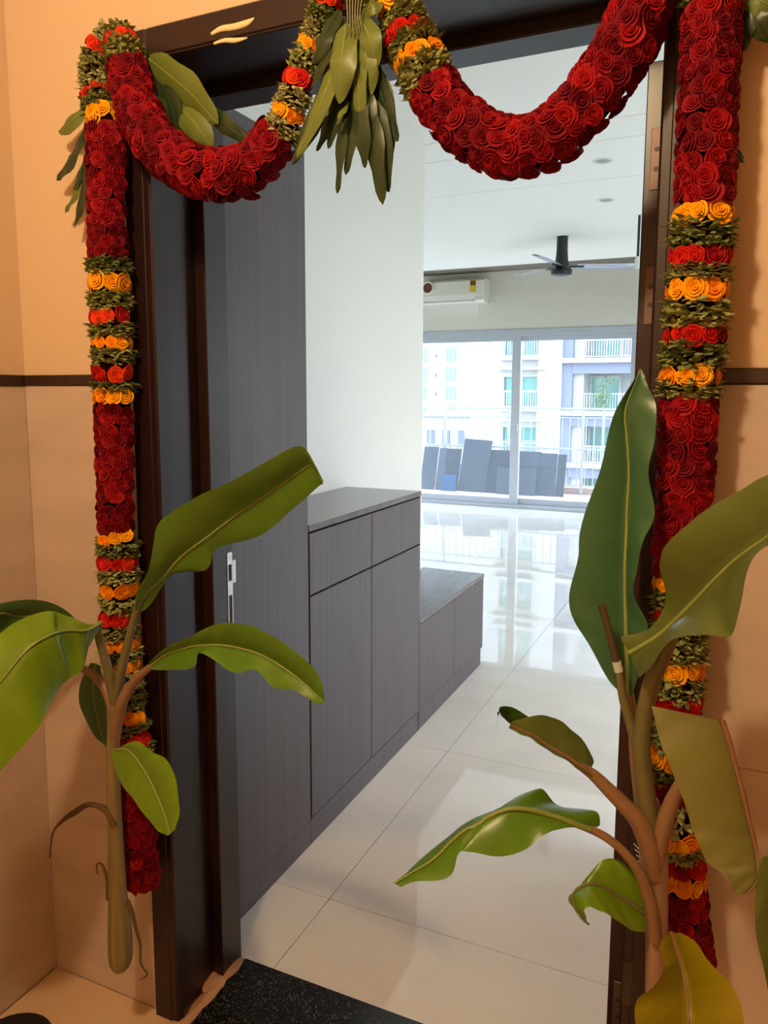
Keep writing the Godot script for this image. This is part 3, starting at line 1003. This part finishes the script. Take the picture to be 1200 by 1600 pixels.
# ------------------------------------------------------------------ cabinets and fittings
func build_cabinets() -> void:
	var bk := XP + 0.002
	var tall := thing("tall_cabinet", "tall grey-brown laminate cupboard just inside the doorway on the left", "cabinet", V(-1.38, 0, -1.85))
	slab("carcass", V(bk, 0.0, -2.072), V(XC - 0.018, 2.225, -1.60), M.laminate, tall, 0.001)
	slab("door", V(XC - 0.018, 0.085, -2.071), V(XC, 2.223, -1.602), M.laminate, tall, 0.001)
	slab("plinth", V(XC - 0.017, 0.0, -2.074), V(XC - 0.0005, 0.084, -1.602), M.laminate, tall)
	var shoe := thing("shoe_cabinet", "waist-high grey-brown cabinet with two drawers above two doors", "cabinet", V(-1.38, 0, -2.55))
	var za := -2.076
	var zb := -3.035
	var zm := -2.545
	slab("carcass", V(bk, 0.0, zb + 0.004), V(XC - 0.020, 1.055, za), M.cabinet_gap, shoe)
	slab("side_panel", V(bk, 0.0, zb), V(XC - 0.0005, 1.06, zb + 0.006), M.laminate, shoe)
	slab("countertop", V(bk, 1.062, zb - 0.004), V(XC + 0.002, 1.084, za + 0.002), M.laminate_top, shoe, 0.0015)
	for q in [[zm - 0.002, za - 0.005], [zb + 0.006, zm + 0.002]]:
		slab("drawer", V(XC - 0.020, 0.854, q[0] if q[0] < q[1] else q[1]), V(XC, 1.055, q[1] if q[0] < q[1] else q[0]), M.laminate, shoe, 0.0012)
	var fronts := [[zm + 0.002, za - 0.005], [zb + 0.006, zm - 0.002]]
	for c in shoe.get_children():
		if String(c.name).begins_with("drawer"):
			shoe.remove_child(c); c.free()
	for q in fronts:
		slab("drawer", V(XC - 0.020, 0.854, q[0]), V(XC, 1.056, q[1]), M.laminate, shoe, 0.0012)
		slab("door", V(XC - 0.020, 0.093, q[0]), V(XC, 0.848, q[1]), M.laminate, shoe, 0.0012)
	slab("plinth", V(XC - 0.02, 0.0, zb), V(XC - 0.0005, 0.0905, za), M.laminate, shoe)
	var bench := thing("bench_cabinet", "low grey-brown bench cabinet stepping down toward the living room", "cabinet", V(-1.38, 0, -3.5))
	var zc := -3.99
	slab("carcass", V(bk, 0.09, zc + 0.004), V(XC - 0.020, 0.490, zb - 0.002), M.laminate, bench)
	slab("bench_top", V(bk, 0.490, zc - 0.006), V(XC + 0.002, 0.513, zb - 0.002), M.laminate_top, bench, 0.0015)
	slab("door", V(XC - 0.020, 0.092, -3.502), V(XC, 0.487, zb - 0.003), M.laminate, bench, 0.001)
	slab("door", V(XC - 0.020, 0.092, zc), V(XC, 0.487, -3.505), M.laminate, bench, 0.001)
	slab("plinth", V(bk, 0.0, zc + 0.03), V(XC - 0.0008, 0.0905, zb - 0.002), M.laminate, bench)


func build_room_fittings() -> void:
	# ceiling fan
	var c := V(-1.426, CEIL, -6.854)
	var fan := thing("ceiling_fan", "black ceiling fan with three silver blades hanging in the living room", "ceiling fan", c)
	var b := MB.new()
	b.lathe([[0.02, -0.30], [0.062, -0.295], [0.064, -0.24], [0.055, -0.20], [0.048, -0.12], [0.047, -0.004], [0.052, 0.0]], 24, c)
	put("canopy", b.done(), M.fan_black, fan)
	var h := MB.new()
	h.lathe([[0.0, -0.328], [0.06, -0.328], [0.088, -0.318], [0.092, -0.285], [0.07, -0.262], [0.03, -0.25]], 28, c)
	put("motor_hub", h.done(), M.fan_black, fan)
	var yb := CEIL - 0.262
	for deg in [-97.0, 23.0, 143.0]:
		var dirn := V(cos(deg_to_rad(deg)), 0, -sin(deg_to_rad(deg)))
		var side := dirn.cross(Vector3.UP)
		var rows := []
		for i in 9:
			var s := i / 8.0
			var r := lerpf(0.13, 0.63, s)
			var w: float = lerpf(0.055, 0.062, s) * (1.0 if i < 8 else 0.6)
			var p := V(c.x, yb + 0.012, c.z) + dirn * r
			var tilt := Vector3.UP * w * 0.22
			rows.append([p - side * w - tilt, p + Vector3.UP * 0.006, p + side * w + tilt, p - Vector3.UP * 0.004, p - side * w - tilt])
		var bl := MB.new()
		bl.grid(rows, true)
		var o := put("fan_blade", bl.done(), M.fan_blade, fan)
		var ar := MB.new()
		ar.box(V(c.x, yb + 0.008, c.z) + dirn * 0.13, V(0.12, 0.012, 0.05), 0.003, Basis(dirn, Vector3.UP, side))
		put("blade_arm", ar.done(), M.fan_black, o)
	# air conditioner
	var ac := thing("air_conditioner", "white split air conditioner on the wall above the sliding window", "air conditioner", V(-3.40, 2.67, -9.72))
	var body := MB.new()
	var prof := [V(0, 0.0, 0.05), V(0, 0.0, 0.17), V(0, 0.03, 0.205), V(0, 0.10, 0.22), V(0, 0.27, 0.215), V(0, 0.295, 0.19), V(0, 0.295, 0.0), V(0, 0.0, 0.0)]
	var two := []
	for x in [-3.87, -2.975]:
		var row := []
		for p in prof + [prof[0]]:
			row.append(V(x, 2.675 + p.y, -9.828 + p.z))
		two.append(row)
	for i in prof.size():
		body.face([two[0][i], two[1][i], two[1][i + 1], two[0][i + 1]], V(-3.42, 2.82, -9.72))
	body.face(two[0].slice(0, 8), V(-3.42, 2.82, -9.72))
	body.face(two[1].slice(0, 8), V(-3.42, 2.82, -9.72))
	put("casing", body.done(), M.appliance_white, ac)
	slab("air_flap", V(-3.84, 2.682, -9.655), V(-3.10, 2.70, -9.618), M.lamp_trim, ac, 0.003)
	var st := slab("energy_label", V(-3.165, 2.80, -9.612), V(-3.085, 2.955, -9.606), M.sticker_yellow, ac)
	st.set_meta("label", "yellow and brown energy rating sticker")
	slab("label_dial", V(-3.16, 2.885, -9.606), V(-3.09, 2.945, -9.604), M.sticker_brown, st)
	slab("display", V(-3.09, 2.70, -9.618), V(-3.0, 2.745, -9.606), M.lamp_trim, ac)
	var ring := MB.new()
	var rp := []
	var rr := []
	for k in 21:
		rp.append(V(-3.745 + 0.075 * cos(TAU * k / 20.0), 2.885 + 0.075 * sin(TAU * k / 20.0), -9.60))
		rr.append(0.012)
	ring.tube(rp, rr, 6, false)
	put("round_sticker", ring.done(), M.appliance_white, ac)
	var disc := MB.new()
	disc.tube([V(-3.745, 2.885, -9.612), V(-3.745, 2.885, -9.604)], [0.065, 0.065], 18)
	put("sticker_disc", disc.done(), M.sticker_brown, ac)
	slab("plastic_wrap", V(-3.86, 2.55, -9.70), V(-3.08, 2.674, -9.698), M.clear_film, ac)
	# recessed lamps, switched off
	var i := 0
	for q in [[V(-0.772, CEIL, -4.772), "nearer round recessed downlight in the white ceiling"], [V(-0.892, CEIL, -5.712), "farther round recessed downlight in the white ceiling, toward the fan"]]:
		var p: Vector3 = q[0]
		var o := thing("downlight", q[1], "ceiling light", p, "round downlights in the living room ceiling")
		var t := MB.new()
		t.lathe([[0.040, -0.001], [0.052, -0.006], [0.060, -0.003], [0.062, 0.001]], 22, p)
		put("lamp_trim", t.done(), M.lamp_trim, o)
		var d := MB.new()
		d.lathe([[0.0005, -0.0015], [0.042, -0.0015], [0.043, 0.002]], 22, p)
		put("lamp_diffuser", d.done(), M.lamp_diffuser, o)
	# slim black rod lamp beside the door edge
	var hb := V(-0.728, CEIL, -6.286)
	var pl := thing("pendant_lamp", "slim black rod with white end hanging from the ceiling beside the door edge", "pendant light", hb)
	var rod := MB.new()
	rod.tube([hb, hb - V(0, 0.315, 0)], [0.010, 0.010], 10)
	put("rod", rod.done(), M.fan_black, pl)
	var sh := MB.new()
	sh.lathe([[0.001, -0.40], [0.02, -0.398], [0.022, -0.33], [0.012, -0.305]], 14, hb)
	put("lamp_shade", sh.done(), M.lamp_trim, pl)
	# dark mat whose rounded edge just enters the lower left corner
	var mt := thing("door_mat", "black rounded mat edge at the very lower left corner of the floor", "mat", V(-1.44, 0, -1.085))
	var mm := MB.new()
	mm.lathe([[0.0, 0.0], [0.09, 0.0], [0.094, 0.006], [0.086, 0.012], [0.0, 0.013]].map(func(k): return [k[0], k[1]]), 28, V(0, 0, 0))
	var mo := put("mat_disc", mm.done(), M.black_rubber, mt)
	mo.position = Vector3.ZERO


# ------------------------------------------------------------------ banana plants
func build_banana_left() -> void:
	var z := -1.175
	var o := thing("banana_plant", "cut young banana plant tied upright against the wall left of the door", "banana plant", at(186, 1510, z))
	stalk(o, "stem", "stem_green", [[185, 1513, 10], [188, 1498, 18], [187, 1455, 18], [184, 1400, 14.5], [181, 1330, 12.5], [178, 1240, 10.5], [177, 1160, 10], [181, 1100, 9]], z, z, 14)
	stalk(o, "leaf_stalk", "stalk_green", [[181, 1105, 8], [187, 1060, 8], [199, 1008, 7], [211, 962, 6], [216, 945, 5]], z, z + 0.02)
	stalk(o, "leaf_stalk", "stalk_green", [[180, 1100, 8], [173, 1065, 8], [163, 1025, 7], [153, 990, 6], [157, 972, 4]], z, z + 0.04)
	stalk(o, "leaf_stalk", "stalk_pink", [[179, 1150, 7], [177, 1115, 8], [169, 1085, 8], [152, 1060, 7], [126, 1043, 5.5]], z, z + 0.0)
	stalk(o, "leaf_stalk", "stalk_pink", [[180, 1160, 7], [184, 1125, 9], [193, 1092, 9], [212, 1062, 7], [236, 1041, 5]], z, z + 0.03)
	leaf(o, "banana_green", [[211, 952, 214, 955, 217, 958], [214, 925, 226, 930, 236, 944], [232, 890, 252, 904, 268, 899], [240, 850, 285, 868, 322, 890], [250, 815, 325, 838, 340, 856], [300, 780, 375, 800, 405, 838], [350, 757, 420, 770, 450, 802], [415, 722, 460, 742, 478, 778], [462, 697, 488, 726, 498, 760], [485, 712, 500, 742, 503, 757], [505, 752, 505, 754, 505, 757]], z + 0.02, z + 0.10, 0.05, -0.02)
	leaf(o, "banana_fresh", [[157, 970, 158, 973, 159, 978], [140, 975, 135, 985, 140, 1010], [100, 960, 105, 985, 128, 1047], [72, 955, 77, 993, 100, 1067], [28, 970, 42, 1016, 79, 1100], [0, 990, 0, 1067, 56, 1142], [-50, 1030, -50, 1130, 0, 1205], [-110, 1120, -105, 1190, -60, 1260], [-140, 1270, -140, 1275, -138, 1280]], z + 0.04, -0.80, -0.05, -0.03)
	leaf(o, "banana_deep", [[131, 979, 126, 985, 118, 990], [100, 952, 90, 965, 72, 990], [60, 937, 30, 962, 25, 1000], [0, 943, 0, 958, -25, 1010], [-30, 955, -36, 970, -42, 1010], [-55, 985, -55, 989, -55, 994]], z - 0.03, -0.98, 0.0, 0.0, 0.004)
	leaf(o, "banana_deep", [[142, 1035, 150, 1037, 157, 1040], [124, 1072, 145, 1072, 163, 1070], [126, 1105, 150, 1107, 166, 1105], [143, 1143, 158, 1147, 168, 1142], [165, 1166, 166, 1168, 168, 1165]], z - 0.035, z - 0.045, 0, 0, 0.002)
	leaf(o, "banana_green", [[233, 1036, 234, 1042, 237, 1046], [256, 1014, 262, 1021, 276, 1047], [299, 993, 299, 1010, 303, 1042], [325, 980, 322, 1008, 312, 1020], [345, 974, 345, 1008, 345, 1039], [373, 974, 372, 1012, 369, 1052], [406, 983, 408, 1023, 398, 1047], [443, 1005, 440, 1041, 428, 1074], [483, 1036, 475, 1067, 462, 1079], [503, 1068, 497, 1088, 488, 1097], [508, 1094, 507, 1096, 505, 1099]], z + 0.03, z + 0.12, 0.03, 0.02)
	leaf(o, "banana_fresh", [[175, 1172, 178, 1172, 184, 1170], [180, 1205, 200, 1172, 212, 1158], [195, 1232, 219, 1193, 240, 1176], [212, 1254, 236, 1222, 263, 1190], [232, 1281, 250, 1253, 277, 1230], [248, 1299, 260, 1280, 280, 1270], [262, 1306, 266, 1303, 274, 1296]], z + 0.012, z + 0.10, 0.01, 0.01)
	stalk(o, "dry_leaf", "dry_leaf", [[178, 1290, 7], [167, 1267, 6], [140, 1257, 4], [117, 1269, 5], [97, 1283, 3], [82, 1303, 1.5], [78, 1340, 1]], z + 0.01, z + 0.03, 6)
	stalk(o, "dry_leaf", "dry_leaf", [[169, 1405, 4], [167, 1375, 3], [160, 1352, 2], [152, 1350, 1.5], [151, 1360, 1.2], [154, 1367, 0.8]], z + 0.01, z + 0.015, 6)
	stalk(o, "dry_leaf", "dry_leaf", [[199, 1407, 4], [206, 1425, 4], [212, 1450, 3], [219, 1475, 2.5], [220, 1505, 2], [230, 1522, 1.5], [219, 1531, 0.8]], z + 0.01, z + 0.02, 6)


func build_banana_right() -> void:
	var z := -1.13
	var o := thing("banana_plant", "cut banana plant standing in front of the right door jamb with pinkish stalks", "banana plant", at(1016, 1720, z))
	stalk(o, "stem", "stem_pink", [[1026, 1760, 22], [1026, 1640, 20], [1026, 1540, 17], [1026, 1460, 17], [1024, 1400, 19], [1021, 1340, 22], [1019, 1290, 18], [1015, 1250, 14]], z, z, 16)
	stalk(o, "leaf_stalk", "stalk_green", [[1016, 1300, 16], [1009, 1240, 15], [1002, 1180, 14], [1006, 1120, 13], [1020, 1062, 14], [1040, 1010, 14], [1056, 985, 9]], z + 0.005, z + 0.05)
	stalk(o, "leaf_stalk", "stalk_green", [[1008, 1250, 10], [998, 1180, 9], [985, 1130, 8], [974, 1092, 7], [966, 1045, 6]], z + 0.01, z + 0.02)
	stalk(o, "cut_stalk", "stalk_dark", [[966, 1047, 6], [958, 1012, 6], [948, 972, 5.5], [940, 946, 6]], z + 0.02, z + 0.025)
	stalk(o, "leaf_stalk", "stalk_pink", [[1003, 1260, 11], [994, 1190, 10], [990, 1130, 9], [984, 1085, 7]], z - 0.02, z - 0.02)
	stalk(o, "leaf_stalk", "stalk_pink", [[1021, 1370, 14], [1015, 1325, 16], [999, 1284, 15], [979, 1262, 13], [950, 1233, 11], [925, 1209, 9], [900, 1193, 6]], z + 0.01, z + 0.05)
	stalk(o, "leaf_stalk", "stalk_pink", [[1024, 1470, 8], [1017, 1420, 10], [1004, 1375, 9], [990, 1350, 8], [965, 1322, 7], [936, 1302, 6.5], [905, 1290, 5]], z + 0.02, z + 0.06)
	stalk(o, "leaf_stalk", "stalk_pink", [[1022, 1390, 12], [1025, 1345, 14], [1034, 1300, 14], [1046, 1262, 12], [1060, 1232, 10], [1080, 1195, 8]], z + 0.005, z + 0.02)
	leaf(o, "banana_teal", [[977, 1088, 982, 1090, 988, 1086], [950, 1062, 981, 1050, 1000, 1045], [924, 1013, 979, 1005, 1005, 1000], [897, 970, 978, 965, 1012, 975], [889, 930, 977, 930, 990, 930], [903, 875, 977, 878, 995, 890], [905, 840, 979, 835, 1005, 845], [915, 797, 980, 795, 1023, 803], [937, 738, 983, 740, 1013, 740], [950, 680, 980, 685, 1023, 686], [963, 638, 977, 645, 1025, 635], [988, 598, 988, 610, 1013, 605], [999, 577, 1001, 577, 1004, 578]], z - 0.02, z - 0.07, 0.02, 0.03, 0.004)
	leaf(o, "banana_olive", [[970, 995, 985, 1020, 999, 1060], [1008, 985, 1028, 995, 1016, 1042], [1036, 955, 1058, 968, 1052, 999], [1038, 915, 1088, 938, 1098, 992], [1030, 878, 1112, 912, 1143, 992], [1045, 847, 1142, 882, 1156, 945], [1085, 810, 1170, 860, 1176, 873], [1150, 769, 1205, 835, 1205, 851], [1210, 740, 1240, 800, 1245, 835], [1290, 740, 1295, 760, 1300, 790]], z + 0.05, z + 0.22, -0.03, 0.09, 0.004)
	leaf(o, "banana_olive", [[924, 1200, 925, 1208, 924, 1211], [927, 1184, 905, 1197, 903, 1201], [907, 1153, 881, 1180, 879, 1185], [887, 1135, 855, 1166, 853, 1171], [865, 1121, 835, 1151, 833, 1156], [838, 1118, 815, 1142, 813, 1147], [800, 1127, 796, 1134, 795, 1138]], z + 0.05, z + 0.09, -0.06, 0.02, 0.0042, "midrib_pink")
	leaf(o, "banana_deep", [[828, 1121, 815, 1127, 797, 1131], [805, 1107, 795, 1115, 785, 1120], [790, 1103, 784, 1107, 778, 1112], [782, 1104, 779, 1118, 777, 1138]], z + 0.06, z + 0.10, 0.0, 0.02, 0.0, "midrib", "leaf_tip")
	leaf(o, "banana_green", [[937, 1290, 920, 1296, 902, 1293], [933, 1268, 895, 1287, 880, 1294], [905, 1264, 860, 1275, 850, 1305], [868, 1256, 825, 1266, 815, 1331], [843, 1231, 792, 1266, 770, 1338], [805, 1252, 752, 1284, 722, 1330], [745, 1277, 715, 1308, 711, 1352], [700, 1306, 680, 1342, 698, 1373], [650, 1350, 645, 1364, 655, 1377], [617, 1379, 617, 1381, 625, 1385]], z + 0.06, z + 0.20, -0.08, 0.04, 0.005)
	leaf(o, "banana_pale", [[1018, 1103, 1128, 1126, 1134, 1129], [1028, 1145, 1138, 1155, 1143, 1157], [1042, 1185, 1147, 1190, 1152, 1191], [1062, 1235, 1160, 1240, 1165, 1241], [1081, 1291, 1173, 1295, 1178, 1296], [1092, 1320, 1180, 1325, 1184, 1326], [1110, 1352, 1183, 1345, 1187, 1346], [1136, 1366, 1184, 1362, 1188, 1363], [1142, 1385, 1183, 1377, 1186, 1378], [1152, 1399, 1170, 1394, 1174, 1394]], z + 0.06, z + 0.12, 0.02, -0.03, 0.0042, "midrib_pink")
	leaf(o, "banana_olive", [[1186, 1340, 1205, 1335, 1225, 1340], [1181, 1400, 1210, 1395, 1245, 1400], [1180, 1450, 1212, 1450, 1250, 1450], [1190, 1500, 1214, 1500, 1240, 1505], [1203, 1560, 1215, 1562, 1225, 1560], [1214, 1600, 1216, 1602, 1218, 1600]], z + 0.13, z + 0.17, 0.02, 0, 0.005)
	leaf(o, "banana_fresh", [[1002, 1385, 1007, 1428, 1009, 1455], [988, 1361, 985, 1412, 990, 1455], [966, 1344, 962, 1398, 968, 1441], [947, 1342, 940, 1385, 948, 1428], [930, 1354, 920, 1382, 930, 1420], [908, 1383, 901, 1391, 916, 1417], [889, 1400, 896, 1405, 914, 1428], [896, 1420, 906, 1430, 918, 1440], [919, 1443, 920, 1444, 922, 1445]], z + 0.02, z + 0.10, -0.02, 0.04, 0.004, "stalk_green")
	leaf(o, "banana_yellow", [[1044, 1458, 1049, 1458, 1053, 1457], [1032, 1472, 1054, 1472, 1072, 1461], [1032, 1490, 1060, 1492, 1092, 1478], [1038, 1512, 1066, 1515, 1107, 1502], [1022, 1540, 1072, 1542, 1132, 1527], [996, 1562, 1075, 1567, 1152, 1556], [992, 1590, 1076, 1597, 1163, 1598], [1002, 1650, 1080, 1660, 1162, 1660], [1030, 1720, 1085, 1725, 1140, 1720], [1084, 1780, 1086, 1782, 1088, 1780]], z + 0.04, z + 0.20, 0.06, 0.03, 0.0042, "midrib_pink")
	var tp := stalk(o, "tape", "twine", [[967, 1049, 7.2], [963, 1033, 7.2]], z + 0.02, z + 0.021)
	tp.set_meta("label", "white tape round the cut stalk")
	for k in 5:
		stalk(o, "twine", "twine", [[990 + k * 2, 1318 + k * 9, 0.8], [1003 + k, 1332 + k * 6, 0.9], [1012, 1345 + k * 4, 0.9]], z - 0.02, z + 0.004, 5)


func build_garlands() -> void:
	var z := -1.252
	garland("flower_garland", "rose and marigold garland hanging down the left side of the doorway", z, [[173, 50, 14, "G"], [163, 66, 24, "O"], [155, 88, 25, "G"], [150, 140, 27, "O"], [155, 156, 27, "G"], [161, 178, 30, "Y"], [166, 202, 32, "R"], [168, 300, 33, "R"], [170, 402, 33, "G"], [171, 426, 34, "Y"], [172, 458, 33, "G"], [173, 484, 33, "O"], [174, 507, 33, "G"], [176, 527, 33, "Y"], [177, 547, 32, "G"], [178, 570, 33, "O"], [179, 597, 33, "G"], [179, 613, 33, "Y"], [179, 636, 33, "R"], [181, 730, 31, "R"], [182, 826, 30, "Y"], [184, 846, 31, "G"], [184, 867, 32, "O"], [185, 889, 32, "G"], [187, 908, 31, "Y"], [187, 931, 30, "G"], [184, 950, 29, "O"], [184, 977, 29, "G"], [187, 996, 30, "Y"], [189, 1014, 30, "G"], [190, 1030, 30, "Y"], [193, 1051, 29, "G"], [199, 1102, 28, "Y"], [204, 1131, 28, "G"], [207, 1143, 28, "O"], [209, 1163, 28, "G"], [211, 1180, 28, "Y"], [213, 1196, 29, "R"], [218, 1285, 31, "R"], [224, 1376, 26, "E"]])
	garland("flower_garland", "rose garland swag looping from the top left corner of the door frame", z + 0.022, [[186, 44, 18, "G"], [188, 58, 25, "O"], [193, 76, 29, "G"], [199, 102, 33, "R"], [215, 170, 37, "R"], [258, 238, 40, "R"], [320, 271, 42, "R"], [388, 266, 42, "R"], [434, 214, 34, "G"], [446, 192, 28, "Y"], [454, 168, 27, "G"], [463, 140, 27, "O"], [472, 112, 25, "G"], [484, 82, 24, "Y"], [492, 60, 24, "G"], [508, 16, 26, "O"], [518, -10, 26, "G"], [535, -50, 26, "E"]])
	garland("flower_garland", "larger rose garland swag looping across the upper right of the doorway", z + 0.022, [[565, -50, 28, "G"], [592, -22, 32, "G"], [612, -2, 34, "Y"], [625, 24, 36, "G"], [634, 46, 38, "S"], [641, 66, 40, "G"], [652, 84, 42, "Y"], [660, 106, 43, "G"], [676, 138, 43, "R"], [715, 188, 45, "R"], [775, 226, 47, "R"], [838, 228, 49, "R"], [900, 180, 50, "R"], [958, 105, 52, "R"], [996, 30, 52, "R"], [1020, -50, 50, "R"], [1040, -95, 46, "E"]])
	garland("flower_garland", "wide rose and marigold garland hanging down the right side of the doorway", z + 0.01, [[1118, -60, 40, "Y"], [1115, -25, 44, "G"], [1112, 18, 46, "R"], [1106, 160, 48, "R"], [1100, 316, 46, "Y"], [1098, 350, 48, "G"], [1094, 388, 48, "S"], [1092, 418, 48, "G"], [1090, 440, 48, "Y"], [1088, 472, 48, "G"], [1085, 510, 49, "S"], [1083, 537, 48, "G"], [1079, 573, 48, "Y"], [1077, 601, 46, "G"], [1075, 626, 46, "R"], [1071, 740, 44, "R"], [1063, 868, 43, "R"], [1062, 895, 42, "Y"], [1062, 922, 41, "G"], [1062, 952, 40, "S"], [1062, 972, 40, "G"], [1062, 1026, 39, "Y"], [1060, 1054, 38, "G"], [1058, 1084, 39, "S"], [1057, 1110, 38, "G"], [1055, 1165, 37, "Y"], [1052, 1192, 36, "G"], [1049, 1216, 36, "R"], [1050, 1246, 36, "G"], [1058, 1290, 36, "Y"], [1063, 1318, 35, "G"], [1066, 1336, 35, "S"], [1068, 1362, 35, "Y"], [1070, 1388, 35, "R"], [1076, 1445, 35, "R"], [1084, 1505, 34, "R"], [1089, 1534, 26, "E"]])


func build_mango_leaves() -> void:
	var z := -1.19
	var o := thing("mango_leaf_bunch", "bunch of long mango leaves hanging between the two garland swags", "leaf bunch", at(556, 6, z))
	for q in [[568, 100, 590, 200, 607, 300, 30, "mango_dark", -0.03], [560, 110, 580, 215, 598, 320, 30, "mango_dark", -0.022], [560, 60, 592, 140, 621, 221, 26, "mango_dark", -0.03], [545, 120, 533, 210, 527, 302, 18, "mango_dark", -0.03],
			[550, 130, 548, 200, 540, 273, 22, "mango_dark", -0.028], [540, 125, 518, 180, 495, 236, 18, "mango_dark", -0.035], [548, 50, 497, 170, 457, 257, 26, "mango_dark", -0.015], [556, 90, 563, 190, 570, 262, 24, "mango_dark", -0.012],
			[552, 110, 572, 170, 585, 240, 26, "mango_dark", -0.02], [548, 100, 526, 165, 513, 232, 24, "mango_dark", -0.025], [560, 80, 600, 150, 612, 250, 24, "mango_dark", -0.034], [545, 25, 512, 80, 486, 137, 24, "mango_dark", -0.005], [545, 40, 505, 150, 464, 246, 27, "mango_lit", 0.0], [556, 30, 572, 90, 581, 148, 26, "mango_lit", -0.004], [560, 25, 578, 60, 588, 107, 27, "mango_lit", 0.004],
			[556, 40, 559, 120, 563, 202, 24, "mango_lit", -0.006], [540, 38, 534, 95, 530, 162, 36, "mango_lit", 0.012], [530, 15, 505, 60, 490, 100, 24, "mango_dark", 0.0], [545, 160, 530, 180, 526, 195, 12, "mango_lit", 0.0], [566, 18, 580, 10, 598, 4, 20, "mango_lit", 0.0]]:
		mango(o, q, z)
	for k in 6:
		stalk(o, "leaf_stem", "stalk_green", [[532 + k * 8, -40, 1.4], [541 + k * 5, -5, 1.4], [543 + k * 4, 30, 1.2], [540 + k * 7, 62 + 9 * (k % 3), 0.7]], z + 0.016, z + 0.012, 6)
	var l := thing("mango_leaf_bunch", "mango leaves tucked behind the garland at the left frame corner", "leaf bunch", at(190, 130, -1.29))
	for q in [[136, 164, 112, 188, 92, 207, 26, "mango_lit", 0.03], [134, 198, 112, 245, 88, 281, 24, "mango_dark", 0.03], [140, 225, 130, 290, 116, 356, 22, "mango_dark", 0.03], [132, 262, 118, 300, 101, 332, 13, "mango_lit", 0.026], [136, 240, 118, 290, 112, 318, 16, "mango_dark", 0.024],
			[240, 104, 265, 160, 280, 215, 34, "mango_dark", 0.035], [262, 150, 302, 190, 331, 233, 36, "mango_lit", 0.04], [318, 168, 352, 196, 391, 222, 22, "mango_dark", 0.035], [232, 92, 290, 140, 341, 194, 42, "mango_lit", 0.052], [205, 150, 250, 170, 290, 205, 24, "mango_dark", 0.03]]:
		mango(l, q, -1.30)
	stalk(l, "leaf_stem", "stalk_green", [[180, 60, 4], [176, 45, 4], [172, 30, 3]], -1.27, -1.268, 8)
	for q in [[170, 170], [230, 92], [262, 148]]:
		stalk(l, "leaf_stem", "stalk_green", [[195, 95, 2], [(195 + q[0]) * 0.5, (95 + q[1]) * 0.5, 2], [q[0], q[1], 1.5]], -1.285, -1.27, 6)
	var r := thing("mango_leaf_bunch", "mango leaves behind the garland at the upper right corner", "leaf bunch", at(1155, 5, -1.28))
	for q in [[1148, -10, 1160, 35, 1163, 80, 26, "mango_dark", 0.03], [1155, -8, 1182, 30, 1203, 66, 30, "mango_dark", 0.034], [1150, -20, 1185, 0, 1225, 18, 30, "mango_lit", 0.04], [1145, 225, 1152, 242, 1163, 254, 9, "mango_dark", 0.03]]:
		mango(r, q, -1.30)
	stalk(r, "leaf_stem", "stalk_green", [[1112, -40, 3], [1135, -28, 3], [1152, -12, 2]], -1.27, -1.268, 6)
